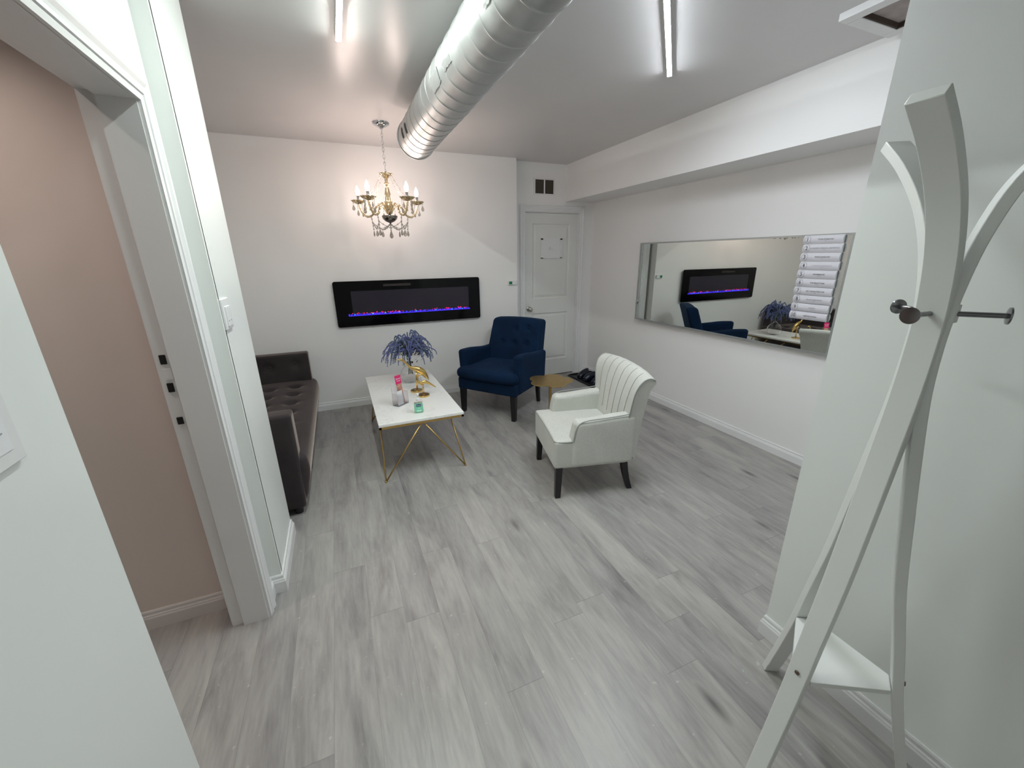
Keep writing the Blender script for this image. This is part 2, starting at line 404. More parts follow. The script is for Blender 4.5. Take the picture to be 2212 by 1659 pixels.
# ------------------------------------------------------------------ alcove door
casing('trim_3', [(DX0, 0, -1, 0), (DX0, DZ, -1, 1), (DX1, DZ, 1, 1), (DX1, 0, 1, 0)], lambda u, z, t_: (u, YD - t_, z), 0.93)
mb = MB(); mb.box((DX0 + 0.001, YD + 0.001, 0), (DX0 + 0.012, YD + 0.059, DZ - 0.001)); mb.box((DX1 - 0.012, YD + 0.001, 0), (DX1 - 0.001, YD + 0.059, DZ - 0.001)); mb.box((DX0 + 0.012, YD + 0.001, DZ - 0.012), (DX1 - 0.012, YD + 0.059, DZ - 0.001))
tag(mb.build('trim_5', m_trim), kind='structure')
box_gap = box('gap_shadow_strip', (XC + 0.004, YD - 0.012, 0), (XC + 0.022, YD, 2.1), mat('painted gap shadow', (0.25, 0.24, 0.22), 0.9)); tag(box_gap, kind='structure')  # dark strip that paints the shadow in the gap beside the casing
dr = thing('door_1', None, None, (0, 0, 0)); tag(dr, kind='structure')
# slab with two recessed moulded panels
x0, x1, yf = DX0 + 0.012, DX1 - 0.012, YD + 0.022
mb = MB(); P1 = (2.215, 1.02, 2.725, 1.90); P2 = (2.215, 0.22, 2.725, 0.84)
mb.box((x0, yf + 0.012, 0.01), (x1, yf + 0.036, DZ - 0.014))
mb.box((x0, yf, 0.01), (P1[0], yf + 0.013, DZ - 0.014)); mb.box((P1[2], yf, 0.01), (x1, yf + 0.013, DZ - 0.014))
for a, b in ((0.01, P2[1]), (P2[3], P1[1]), (P1[3], DZ - 0.014)): mb.box((P1[0], yf, a), (P1[2], yf + 0.013, b))
def ring_panel(mb, P, y, d, w_):
    (xa, za, xb, zb) = P
    o = [(xa, za), (xb, za), (xb, zb), (xa, zb)]; i = [(xa + w_, za + w_), (xb - w_, za + w_), (xb - w_, zb - w_), (xa + w_, zb - w_)]
    V = [(p[0], y, p[1]) for p in o] + [(p[0], y + d, p[1]) for p in i]
    mb.add(V, [(k, (k + 1) % 4, 4 + (k + 1) % 4, 4 + k) for k in range(4)])
for P in (P1, P2):
    ring_panel(mb, P, yf + 0.0005, 0.011, 0.014)
    ring_panel(mb, (P[0] + 0.022, P[1] + 0.022, P[2] - 0.022, P[3] - 0.022), yf + 0.0118, -0.008, 0.024)
    mb.box((P[0] + 0.046, yf + 0.0038, P[1] + 0.046), (P[2] - 0.046, yf + 0.012, P[3] - 0.046))
mb.build('door_panel', m_door, dr)
kn = MB(); axm = Matrix.Rotation(radians(90), 3, 'X')
kn.lathe([(0.032, 0), (0.032, 0.004), (0.026, 0.009), (0.012, 0.012), (0.011, 0.03), (0.018, 0.036), (0.027, 0.045), (0.028, 0.056), (0.022, 0.064), (0.008, 0.066), (1e-4, 0.066)], 24, (2.165, yf, 0.90), axm)
kn.build('door_knob', m_nickel, dr, True, auto=50)
sg = thing('door_sign', 'square white framed paper sign on the upper panel of the alcove door', 'sign', (2.47, yf + 0.003, 1.617))
box('backing', (-0.145, -0.008, -0.115), (0.145, 0, 0.115), m_plastic, sg, 0.001)
mb = MB()
mb.box((-0.145, -0.013, 0.100), (0.145, -0.008, 0.115)); mb.box((-0.145, -0.013, -0.115), (0.145, -0.008, -0.105)); mb.box((-0.145, -0.013, -0.115), (-0.118, -0.008, 0.115)); mb.box((0.118, -0.013, -0.115), (0.145, -0.008, 0.115))
mb.build('frame', m_trim, sg)
rxz = Matrix.Rotation(radians(90), 4, 'X')
mb = MB(); mb.box((-0.045, -0.0092, -0.012), (0.035, -0.0088, -0.0105)); mb.box((-0.02, -0.0092, -0.01), (-0.0165, -0.0088, 0.022)); mb.build('printed_line', m_greyink, sg)

# vent above the door
v = thing('vent_grille', 'small white double wall vent with dark louvres above the alcove door', 'vent', (2.353, YD, 2.293))
mb = MB()
for (xa, xb, za, zb) in ((-0.135, -0.118, -0.085, 0.085), (0.118, 0.135, -0.085, 0.085), (-0.118, 0.118, 0.073, 0.085), (-0.118, 0.118, -0.085, -0.073), (-0.008, 0.008, -0.073, 0.073)):
    mb.box((xa, -0.008, za), (xb, 0, zb))
mb.build('frame', m_trim, v)
for xa in (-0.118, 0.008):
    mb = MB(); mb.box((xa, -0.0015, -0.073), (xa + 0.11, 0, 0.073)); 
    for k in range(14):
        z = -0.068 + k * 0.0105; tf = Matrix.Translation((xa + 0.055, -0.004, z)) @ Matrix.Rotation(radians(35), 4, 'X'); mb.box((-0.055, -0.0035, -0.0006), (0.055, 0.0035, 0.0006), tf)
    mb.build('louvre_panel', mat('brown grey louvre', (0.085, 0.072, 0.055), 0.6), v)

# thermostat on the back wall
t_ = thing('thermostat', 'small white thermostat with a green screen beside the alcove corner', 'thermostat', (1.883, YB, 1.238))
MB().rbox((-0.052, -0.022, -0.024), (0.052, 0, 0.024), 0.005).build('case', m_plastic, t_, True)
box('screen', (-0.043, -0.0235, -0.015), (-0.004, -0.0215, 0.015), emis('green thermostat screen', (0.0, 0.10, 0.035), 0.35), t_)
text('screen_digits', '72', 0.02, emis('green digits', (0.02, 0.35, 0.15), 0.25), t_, Matrix.Translation((-0.0235, -0.0238, 0)) @ rxz)
# light switch on the pillar
s_ = thing('light_switch', 'white rocker light switch plate on the pillar edge face', 'switch', (-0.43, 1.945, 1.333))
MB().rbox((0, -0.056, -0.06), (0.009, 0.056, 0.06), 0.003).build('plate', m_plastic, s_, True)
MB().rbox((0.007, -0.036, -0.048), (0.014, -0.004, 0.03), 0.002).build('rocker', m_plastic, s_, True)
MB().rbox((0.007, 0.004, -0.048), (0.014, 0.036, 0.03), 0.002).build('rocker', m_plastic, s_, True)
for yy in (-0.03, 0.008): box('indicator', (0.0135, yy, -0.028), (0.0145, yy + 0.008, -0.025), m_darkchrome, s_)

# ceiling hatch
h = thing('ceiling_hatch', 'white framed ceiling access hatch beside the bulkhead', 'hatch', (2.4, 1.13, HC))
mb = MB(); a, b, f_, d_ = 0.195, 0.31, 0.058, 0.03
mb.box((-a, -b, -d_), (-a + f_, b, 0)); mb.box((a - f_, -b, -d_), (a, b, 0)); mb.box((-a + f_, b - f_, -d_), (a - f_, b, 0)); mb.box((-a + f_, -b, -d_), (a - f_, -b + f_, 0))
mb.build('frame', m_trim, h, bev=0.002)
mb = MB(); i_ = 0.008
mb.box((-a + f_, -b + f_, -d_ + 0.004), (-a + f_ + i_, b - f_, 0)); mb.box((a - f_ - i_, -b + f_, -d_ + 0.004), (a - f_, b - f_, 0)); mb.box((-a + f_, b - f_ - i_, -d_ + 0.004), (a - f_, b - f_, 0))
mb.build('inner_edge', m_gap, h)
box('hatch_panel', (-a + f_, -b + f_, -0.006), (a - f_, b - f_, -0.001), var(mat('stained brown pink panel', (0.42, 0.36, 0.34), 0.7), (0.42, 0.36, 0.34), 0.2, 12), h)

# ------------------------------------------------------------------ ceiling lights
def led(name_label, a, b, col, s, group=None):
    a = Vector((*a, HC)); b = Vector((*b, HC)); d = b - a; L = d.length; rz = math.atan2(d.y, d.x)
    t = thing('ceiling_light', name_label, 'ceiling light', a, rz)
    MB().rbox((0, -0.0125, -0.020), (L, 0.0125, 0), 0.002, (1, 1, 1), k=2).build('housing', m_plastic, t)
    mb = MB(); prof = [(0.0118 * sin(q) / sin(radians(64)), -0.0195 + 0.0034 - 0.0078 * cos(q)) for q in [radians(-64 + 12.8 * k) for k in range(11)]]
    V = []; F = []
    xs = [0.004, 0.0, 0.0][:1] + [L - 0.004]
    for x in xs:
        for (yy, zz) in prof: V.append((x, yy, zz))
    n = len(prof)
    for k in range(n - 1): F.append((k, k + 1, n + k + 1, n + k))
    F.append(tuple(range(n))); F.append(tuple(range(n, 2 * n)))
    mesh('diffuser', V, F, emis(name_label[:20], col, s), t)
    for x in (0.0, L - 0.004): MB().rbox((x - 0.001, -0.0132, -0.0255), (x + 0.005, 0.0132, 0), 0.0015).build('end_cap', m_plastic, t, True)
    return t
led('slim white tube light on the ceiling left of the silver duct', (0.157, 2.435), (0.157, 1.215), (0.90, 1.0, 0.955), TUBE_L)
e = Vector((1.931, 2.172)); dv = Vector((-0.517, -0.529)).normalized()
led('slim white tube light set diagonally on the ceiling right of the duct', e[:], (e + dv * 1.22)[:], (0.86, 0.93, 0.99), TUBE_R)
led('slim white tube light on the hall ceiling behind the viewpoint', (0.45, 0.25), (0.45, -0.97), (0.94, 1.0, 0.93), FILL_H)  # fill tube added out of view to light the hall

dl = thing('ceiling_light', 'added small round downlight, unseen on the side room ceiling', 'ceiling light', (-1.02, 1.48, HC))  # unseen lamp added to match the light falling on the side room wall
mb = MB(); mb.lathe([(0.052, 0.0), (0.052, -0.105), (0.048, -0.105), (0.048, 0.0)], 24); mb.build('housing', m_black, dl, True, auto=40)
MB().lathe([(0.0001, -0.04), (0.044, -0.04), (0.044, -0.036), (0.0001, -0.036)], 20).build('lamp', emis('added warm downlight', (1.0, 0.84, 0.76), 300.0), dl)

# ------------------------------------------------------------------ duct
DXC, DZC, DR = 0.6707, 2.361, 0.131
du = thing('air_duct', 'long silver round metal duct hung under the ceiling', 'duct', (DXC, 0, DZC))
V = []; F = []; n = 64; prof = []
y = 3.335; k = 0
ys = []
yy = 3.335
prof.append((yy, DR + 0.0025)); prof.append((yy - 0.006, DR + 0.003)); prof.append((yy - 0.010, DR))
pitch = 0.1155; ring0 = 1.437
seams = [ring0 + pitch * j for j in range(-32, 17)]
pts = sorted([s for s in seams if s < 3.32], reverse=True)
for s in pts:
    for (o_, r_) in ((0.058, 0.0), (0.03, 0.0), (0.009, 0.0), (0.0035, 0.0), (0.002, 0.0020), (0.0, 0.0024), (-0.002, 0.0020), (-0.0035, 0.0), (-0.009, 0.0), (-0.03, 0.0)):
        prof.append((s + o_, DR + r_))
prof.append((-2.0, DR)); prof.sort(key=lambda q: -q[0])
rr = random.Random(3)
wob = [[rr.uniform(-1, 1) for _ in range(4)] for _ in prof]
for j, (yy, r) in enumerate(prof):
    for k in range(n):
        a = 2 * pi * k / n; w_ = 0.0008 * (sin(3 * a + yy * 5) + sin(5 * a - yy * 8)) * (1 if yy < 2.5 else 0.3)
        V.append(((r + w_) * cos(a), yy, (r + w_) * sin(a)))
for j in range(len(prof) - 1):
    for k in range(n): F.append((j * n + k, j * n + (k + 1) % n, (j + 1) * n + (k + 1) % n, (j + 1) * n + k))
do = mesh('duct_shell', V, F, m_duct, du, True)
so = do.modifiers.new('solid', 'SOLIDIFY'); so.thickness = 0.002; so.offset = -1
def patch(name, y0, y1, a0, a1, m, off=0.0035, jag=0.0, seed=1):
    r = random.Random(seed); V = []; F = []; na, ny = 12, 10
    for j in range(ny + 1):
        for k in range(na + 1):
            yy = lerp(y0, y1, j / ny) + (r.uniform(-jag, jag) if j in (0, ny) else 0); a = radians(lerp(a0, a1, k / na) + (r.uniform(-jag, jag) * 300 if k in (0, na) else 0))
            q = DR + off + r.uniform(-1, 1) * 0.0006 * (jag > 0); V.append((q * cos(a), yy, q * sin(a)))
    for j in range(ny):
        for k in range(na): F.append((j * (na + 1) + k, j * (na + 1) + k + 1, (j + 1) * (na + 1) + k + 1, (j + 1) * (na + 1) + k))
    return mesh(name, V, F, m, du, True)
m_tape = var(mat('silver foil tape', (0.62, 0.64, 0.63), 0.38, 0.7), (0.62, 0.64, 0.63), 0.05, 40, 0.4, 60, 0.004)
patch('foil_tape', 1.40, 1.50, 186, 208, m_tape, jag=0.006, seed=2)
patch('foil_tape', 1.90, 2.02, 178, 206, m_tape, jag=0.006, seed=3)
patch('foil_tape', 2.10, 2.24, 182, 210, m_tape, jag=0.006, seed=5)
patch('vent_slot', 2.992, 3.022, 178, 204, m_dark, 0.004); patch('vent_slot', 3.119, 3.149, 176, 203, m_dark, 0.004)
mb = MB(); 
for a0 in (0,):
    P = [((DR + 0.004) * cos(2 * pi * k / 40), 3.325, (DR + 0.004) * sin(2 * pi * k / 40)) for k in range(40)]; mb.tube(P, 0.004, 6, closed=True)
mb.build('end_collar', m_duct, du, True)
for ysx in (-0.6, 2.75):
    mb = MB(); mb.box((-0.012, ysx - 0.001, DR - 0.002), (0.012, ysx + 0.001, HC - DZC)); mb.build('hanger_strap', m_nickel, du)

# ------------------------------------------------------------------ chandelier
ch = thing('chandelier', 'gold glass chandelier with five candle bulbs and crystal drops', 'chandelier', (0.476, 3.70, HC))
m_smoke = mat('champagne gold glass', (0.80, 0.68, 0.44), 0.07, 0.45, Transmission_Weight=0.8, IOR=1.5)
m_crys = mat('smoky crystal', (0.60, 0.55, 0.48), 0.05, 0.0, Transmission_Weight=0.75, IOR=1.5)
m_bead = mat('clear crystal bead', (0.74, 0.71, 0.67), 0.05, 0.2, Transmission_Weight=0.6, IOR=1.5)
m_bulb = emis('candle bulb glow', (1.0, 0.80, 0.72), BULB)
MB().lathe([(0.0001, -0.045), (0.012, -0.044), (0.02, -0.036), (0.045, -0.026), (0.064, -0.012), (0.066, 0.0)], 32).build('canopy', m_chrome, ch, True, auto=60)
mb = MB(); z = -0.045; i = 0
while z > -0.345:
    P = [];  
    for k in range(12):
        a = 2 * pi * k / 12; u_ = 0.0075 * cos(a); w_ = 0.0165 * sin(a)
        P.append((u_ if i % 2 else 0, 0 if i % 2 else u_, z - 0.014 + w_))
    mb.tube(P, 0.0019, 5, closed=True); z -= 0.0255; i += 1
mb.build('chain', m_chrome, ch, True)
P = [(0.006 * sin(k * 1.1), 0.006 * cos(k * 0.9) + (0.014 * sin((k - 6) / 3) if 6 < k < 12 else 0), -0.03 - k * 0.0165) for k in range(20)]
MB().tube(catmull(P, 3), 0.0014, 5).build('lamp_cord', m_plastic, ch, True)
zt = -0.365   # top crown
MB().lathe([(0.004, zt - 0.03), (0.018, zt - 0.026), (0.030, zt - 0.012), (0.052, zt + 0.004), (0.054, zt + 0.008), (0.03, zt - 0.004), (0.012, zt + 0.0), (0.008, zt + 0.02), (0.003, zt + 0.026)], 48, scallop=(8, 0.12)).build('top_crown', m_smoke, ch, True)
MB().lathe([(0.008, -0.39), (0.014, -0.40), (0.010, -0.42), (0.022, -0.428), (0.024, -0.436), (0.013, -0.445), (0.016, -0.47), (0.022, -0.50), (0.030, -0.535), (0.031, -0.553), (0.034, -0.562), (0.032, -0.58), (0.020, -0.605), (0.012, -0.62), (0.014, -0.625)], 32).build('glass_column', m_smoke, ch, True)
MB().lathe([(0.007, -0.62), (0.011, -0.63), (0.008, -0.66), (0.02, -0.668), (0.062, -0.672), (0.064, -0.678), (0.056, -0.698), (0.038, -0.715), (0.016, -0.724), (0.007, -0.728), (0.009, -0.737), (0.0001, -0.742)], 36).build('metal_bowl', mat('dark bronze chrome', (0.30, 0.27, 0.24), 0.1, 1.0), ch, True, auto=50)
def drop(parent, p, s=1.0, rz=0.0, name='crystal_drop'):
    mb = MB(); pr = [(0.0001, 0.0), (0.003, -0.004), (0.0075, -0.014), (0.0128, -0.028), (0.0138, -0.036), (0.0095, -0.045), (0.0001, -0.05)]
    k = len(mb.V); mb.lathe([(a * s, b * s) for a, b in pr], 8)
    R = Matrix.Rotation(rz, 3, 'Z')
    for i in range(len(mb.V)): v = mb.V[i]; mb.V[i] = R @ Vector((v.x, v.y * 0.5, v.z)) + Vector(p)
    return mb.build(name, m_crys, parent)
def beads(mb, a, b, sag, n, r=0.0042):
    a = Vector(a); b = Vector(b)
    for k in range(n + 1):
        t = k / n; p = a.lerp(b, t); p.z -= sag * 4 * t * (1 - t); mb.ball(p, r if k % 3 else r * 1.45, 6)
    mb.tube([a.lerp(b, k / 8) - Vector((0, 0, sag * 4 * (k / 8) * (1 - k / 8))) for k in range(9)], 0.0006, 4)
base_a = math.atan2(3.7, 0.476)     # one arm points straight away from the viewpoint
cups = []
for k in range(5):
    a = base_a + k * 2 * pi / 5; u = Vector((cos(a), sin(a), 0)); sd = Vector((-sin(a), cos(a), 0))
    A = bpy.data.objects.new('arm', None); 
    P = [u * r + Vector((0, 0, z)) for r, z in ((0.012, -0.655), (0.05, -0.60), (0.085, -0.585), (0.115, -0.615), (0.145, -0.665), (0.19, -0.675), (0.225, -0.645), (0.243, -0.60), (0.247, -0.572))]
    Q = catmull(P, 5); mb = MB()
    mb.tube(Q, [0.0085 + 0.0014 * sin(i * 2.1) for i in range(len(Q))], 8)
    P = [u * r + Vector((0, 0, z)) for r, z in ((0.145, -0.665), (0.125, -0.64), (0.13, -0.612), (0.152, -0.61), (0.16, -0.628))]
    mb.tube(catmull(P, 4), 0.005, 6)
    arm = mb.build('arm', m_smoke, ch, True)
    c = u * 0.247 + Vector((0, 0, -0.57))
    mb = MB(); mb.lathe([(0.006, -0.010), (0.02, -0.008), (0.040, 0.003), (0.053, 0.016), (0.0535, 0.020), (0.036, 0.010), (0.014, 0.004), (0.0001, 0.004)], 40, c, scallop=(8, 0.14)); mb.build('bobeche', m_smoke, arm, True)
    mb = MB(); mb.lathe([(0.0115, 0.004), (0.0115, 0.052), (0.009, 0.056), (0.0001, 0.056)], 16, c); mb.build('candle_sleeve', m_chrome, arm, True, auto=50)
    mb = MB(); mb.lathe([(0.006, 0.055), (0.009, 0.06), (0.0155, 0.074), (0.0165, 0.086), (0.012, 0.104), (0.006, 0.118), (0.0015, 0.128), (0.0001, 0.130)], 16, c); mb.build('bulb', m_bulb, arm, True)
    cups.append((c, u, sd, arm))
    for j, da in enumerate((0.0, 1.7, -1.7, pi)):
        q = c + (u * cos(da) + sd * sin(da)) * 0.048 + Vector((0, 0, 0.010)); 
        mb = MB(); mb.ball(q - Vector((0, 0, 0.006)), 0.003, 6); mb.ball(q - Vector((0, 0, 0.013)), 0.0035, 6); mb.tube([q, q - Vector((0, 0, 0.02))], 0.0005, 4)
        if j in (0,):
            q = q - Vector((0, 0, 0.02))
        elif j in (1, 2):
            for z in range(7): mb.ball(q - Vector((0, 0, 0.018 + z * 0.007)), 0.0028, 6)
            q = q - Vector((0, 0, 0.066))
        else:
            q = q - Vector((0, 0, 0.02))
        mb.build('bead_string', m_bead, arm); drop(arm, q, 0.95, a + j * 1.1)
for k, (c, u, sd, arm) in enumerate(cups):
    mb = MB(); beads(mb, u * 0.045 + Vector((0, 0, zt)), c - u * 0.045 + Vector((0, 0, 0.012)), 0.022, 22); mb.build('bead_garland', m_bead, ch)
    c2, u2 = cups[(k + 1) % 5][0], cups[(k + 1) % 5][1]
    low = u * 0.145 + Vector((0, 0, -0.725)); low2 = u2 * 0.145 + Vector((0, 0, -0.725))
    mb = MB(); beads(mb, u * 0.155 + Vector((0, 0, -0.668)), low - Vector((0, 0, 0.05)), 0.0, 12)
    m_ = (low + low2) / 2 + Vector((0, 0, -0.05)); beads(mb, low, m_, 0.004, 9); beads(mb, m_, low2, 0.004, 9); beads(mb, m_, Vector((0, 0, -0.735)), 0.012, 10)
    mb.build('bead_garland', m_bead, ch)
    drop(ch, low - Vector((0, 0, 0.055)), 1.05, k * 1.3); drop(ch, m_ - Vector((0, 0, 0.008)), 1.05, k * 1.9 + 0.5)
mb = MB(); [mb.ball((0, 0, -0.745 - i * 0.008), 0.0035, 6) for i in range(5)]; mb.build('bead_string', m_bead, ch); drop(ch, (0, 0, -0.785), 1.3, 0.4)

# ------------------------------------------------------------------ electric fireplace
fp = thing('electric_fireplace', 'wide black glass electric fireplace glowing blue on the back wall', 'fireplace', (0.712, YB, 1.092))
poly = []
for cx_, cz_, a0_ in ((0.735, -0.204, -90), (0.735, 0.204, 0), (-0.735, 0.204, 90), (-0.735, -0.204, 180)):
    for k in range(7): a = radians(a0_ + 15 * k); poly.append((cx_ + 0.022 * cos(a), cz_ + 0.022 * sin(a)))
MB().extrude(poly, 0.007, Matrix.Translation((0, -0.033, 0)) @ Matrix.Rotation(radians(90), 4, 'X')).build('glass_front', mat('black glass', (0.002, 0.002, 0.003), 0.08, Specular_IOR_Level=0.18), fp, bev=0.001)
MB().box((-0.72, -0.033, -0.2), (0.72, 0, 0.2)).build('case', m_black, fp)
def gw():
    m = mat('dim fire screen', (0.012, 0.011, 0.016), 0.3, Specular_IOR_Level=0.25); t = NT(m)
    sx = t.n('ShaderNodeSeparateXYZ'); t.l(t.coord(), sx.inputs[0])
    n = t.noise(3, 3)
    t.l(t.ramp(n, [(0.3, (0.014, 0.013, 0.02)), (0.7, (0.022, 0.019, 0.028))]), t.b.inputs['Base Color'])
    t.b.inputs['Emission Color'].default_value = (0.5, 0.42, 0.6, 1); t.b.inputs['Emission Strength'].default_value = 0.006
    return m
MB().box((-0.60, -0.0412, -0.105), (0.625, -0.0403, 0.128)).build('flame_screen', gw(), fp)
MB().box((-0.28, -0.0412, 0.165), (0.0, -0.0403, 0.188)).build('heat_outlet', mat('brown black grille', (0.02, 0.014, 0.012), 0.5), fp)
m_led = emis('blue ember light', (0.05, 0.03, 1.0), 0.62)
MB().box((-0.645, -0.0425, -0.118), (0.635, -0.0403, -0.110)).build('ember_strip', m_led, fp)
rr = random.Random(11)
cols = [(m_led, 'ember_crystal', 0.62), (emis('violet ember light', (0.22, 0.04, 0.9), 0.55), 'ember_crystal', 0.22), (emis('red ember light', (1.0, 0.01, 0.10), 0.7), 'ember_crystal', 0.12), (emis('cyan ember light', (0.0, 0.5, 1.0), 0.8), 'ember_crystal', 0.04)]
mb = MB()
mats4 = [c[0] for c in cols]
for i in range(230):
    x = rr.uniform(-0.64, 0.63); q = rr.random(); mb.mi = 0 if q < 0.66 else (1 if q < 0.86 else (2 if q < 0.97 else 3)); s = rr.uniform(0.003, 0.0065)
    z = -0.109 + rr.uniform(0, 0.010) + (rr.uniform(0.006, 0.016) if mb.mi == 2 else 0)
    tf = Matrix.Translation((x, -0.0425, z)) @ Matrix.Rotation(rr.uniform(0, 3), 4, 'Y'); mb.box((-s, -0.001, -s * 0.7), (s, 0.001, s * 0.7), tf)
eb = mb.build('ember_crystals', mats4, fp); eb['kind'] = 'stuff'
mb = MB()
for i in range(26):
    x = rr.uniform(-0.62, 0.62) if i < 12 else rr.uniform(0.2, 0.6); h_ = rr.uniform(0.008, 0.022); mb.add([(x - 0.004, -0.0418, -0.10), (x + 0.004, -0.0418, -0.10), (x, -0.0418, -0.10 + h_), (x, -0.0428, -0.09)], [(0, 1, 2), (0, 3, 2), (1, 2, 3)])
f2 = mb.build('flame_flicker', emis('red flicker', (1.0, 0.02, 0.12), 0.10), fp)
f2['kind'] = 'stuff'

# ------------------------------------------------------------------ wall mirror
MA = radians(0.55)
mr = thing('wall_mirror', 'long frameless edged wall mirror on the right wall reflecting the fireplace', 'mirror', (3.008, 2.593, 1.253), MA)
hw, hh = 0.983, 0.396
box('glass', (-0.003, -hw + 0.012, -hh + 0.012), (0.0, hw - 0.012, hh - 0.012), m_mirror, mr)
mb = MB(); mb.box((-0.005, -hw, -hh), (0.03, -hw + 0.013, hh)); mb.box((-0.005, hw - 0.013, -hh), (0.03, hw, hh)); mb.box((-0.005, -hw + 0.013, -hh), (0.03, hw - 0.013, -hh + 0.013)); mb.box((-0.005, -hw + 0.013, hh - 0.013), (0.03, hw - 0.013, hh))
mb.build('frame', m_mframe, mr); box('backing', (0.0, -hw + 0.013, -hh + 0.013), (0.028, hw - 0.013, hh - 0.013), m_plastic, mr)

names = [('1', 'TITAN ETHAN INC', 'dark'), ('2', 'DYNAMICA MEDICAL AESTHETICS', 'grey'), ('3', 'TITAN ETHAN INC', 'dark'), ('4', 'DYNAMICA INJECTIONS', 'light'), ('5', 'DISTRIBEAUTE', 'dark'), ('6', 'TOP BEAUTY BAR', 'dark'), ('7', 'ART OF ELECTROLYSIS', 'dark'), ('8', 'BROW CREATIONS', 'grey'), ('9', 'CLINICA', 'grey'), ('10', 'ARROW STUDIO', 'dark')]
m_lightink = mat('pale grey ink', (0.55, 0.55, 0.6), 0.6)
m_strip = mat('pale lilac white paper', (0.78, 0.77, 0.82), 0.25)
tfm = Matrix(((0, 0, -1, 0), (-1, 0, 0, 0), (0, 1, 0, 0), (0, 0, 0, 1)))   # text faces -x, reads towards -y
desc = {'1': 'white name strip numbered 1, topmost on the mirror', '2': 'white name strip numbered 2 on the mirror, second from the top', '3': 'white name strip reading TITAN ETHAN INC, third from the top on the mirror', '4': 'white name strip numbered 4 with the palest print on the mirror', '5': 'white name strip reading DISTRIBEAUTE on the mirror', '6': 'white name strip reading TOP BEAUTY BAR on the mirror', '7': 'white name strip reading ART OF ELECTROLYSIS on the mirror', '8': 'white name strip with faint print, third from the bottom on the mirror', '9': 'white name strip numbered 9 on the mirror, just above the lowest', '10': 'white name strip numbered 10, lowest on the mirror'}
for i, (nb, tx, tone) in enumerate(names):
    zc = 1.616 - i * 0.0562
    jx = (0.004, 0.0, 0.003, -0.003, 0.002, 0, 0.003, -0.002, 0.001, 0.002)[i]
    pl = thing('name_plate', desc[nb], 'name plate', (3.003 + 0.0, 1.776 + jx, zc), MA, 'directory strips on the wall mirror')
    V = []; F = []; n = 8
    for yy in (-0.122, 0.122):
        for k in range(n + 1):
            t = -1 + 2 * k / n; V.append((-0.004 - 0.012 * (1 - t * t), yy, 0.0265 * t))
        V.append((0, yy, 0.0265)); V.append((0, yy, -0.0265))
    q = n + 3
    for k in range(n): F.append((k, k + 1, q + k + 1, q + k))
    F += [(n, n + 1, q + n + 1, q + n), (n + 2, 0, q, q + n + 2), (n + 1, n + 2, q + n + 2, q + n + 1), tuple(range(q)), tuple(range(q, 2 * q))]
    mesh('strip', V, F, m_strip, pl, True, auto=40)
    mb = MB(); P = [(-0.0172 + 0.012 * (0.022 * sin(2 * pi * k / 28) / 0.0265) ** 2, 0.094 + 0.020 * cos(2 * pi * k / 28), 0.022 * sin(2 * pi * k / 28)) for k in range(28)]
    mb.tube(P, 0.0008, 4, closed=True); mb.build('number_ring', m_greyink, pl)
    text('number', nb, 0.036, m_ink, pl, Matrix.Translation((-0.0168, 0.094, 0)) @ tfm, 0.0003, font_sx=0.8)
    text('printed_name', tx, 0.0115, {'dark': m_ink, 'grey': m_greyink, 'light': m_lightink}[tone], pl, Matrix.Translation((-0.0166, -0.02, 0.0)) @ tfm, 0.0003)
    mb = MB(); mb.box((-0.0162, -0.028, -0.0105), (-0.0155, -0.012, -0.0095)); mb.build('printed_rule', m_greyink, pl)

# ------------------------------------------------------------------ sofa
def tufts(x, y, pts, r, d):
    s = 0
    for (a, b) in pts:
        q = ((x - a) ** 2 + (y - b) ** 2) / (r * r); s += d * exp(-q * 2.2)
    return min(s, d * 1.1)
so_ = thing('sofa', 'dark taupe velvet button tufted sofa against the left wall', 'sofa', (-1.19, 2.5, 0))
# local x: 0 (back) .. 0.84 (front); local y: 0 (near arm outer) .. 1.86 (far arm outer)
SX, SY = 0.84, 1.86; ST = []
for i, px in enumerate((0.50, 0.71)):
    for j in range(6): ST.append((px, 0.34 + j * 0.235 + (0.03 if i else 0)))
def seatf(x, y, z):
    if z > 0.34:
        z -= tufts(x, y, ST, 0.055, 0.045)
        z += 0.012 * sin(pi * max(0, min(1, (x - 0.2) / 0.7)))
    # front bulge
    if x > 0.8: x += 0.035 * exp(-((z - 0.30) / 0.13) ** 2) - 0.02 * sst(0.15, 0.05, z)
    return x, y, z
MB().rbox((0.2, 0.012, 0.055), (0.85, SY - 0.012, 0.40), 0.045, (22, 90, 10), seatf).build('seat', m_taupe, so_, True)
MB().rbox((0.03, 0.01, 0.05), (SX - 0.02, SY - 0.01, 0.16), 0.01).build('base', m_taupe, so_, True)
AT = [(0.50, 0.56), (0.72, 0.575), (0.28, 0.575)]
def armf(side):
    def f(x, y, z):
        inner = (y > 0.06) if side == 0 else (y < SY - 0.06)
        if inner:
            d = tufts(x, z, AT, 0.06, 0.03); y += -d if side == 0 else d
        if x > 0.78 and z < 0.4: x -= 0.02 * (0.4 - z)
        return x, y, z
    return f
MB().rbox((0, 0, 0.05), (SX, 0.125, 0.675), 0.02, (36, 3, 30), armf(0)).build('armrest', m_taupe, so_, True)
MB().rbox((0, SY - 0.125, 0.05), (SX, SY, 0.675), 0.02, (36, 3, 30), armf(1)).build('armrest', m_taupe, so_, True)
BT = [(0.30 + j * 0.235 - (0.0 if r_ else 0.04), z) for r_, z in enumerate((0.50, 0.60)) for j in range(6)]
def backf(x, y, z):
    if x > 0.1: x -= tufts(y, z, BT, 0.055, 0.03); x -= 0.06 * (z - 0.4)
    return x, y, z
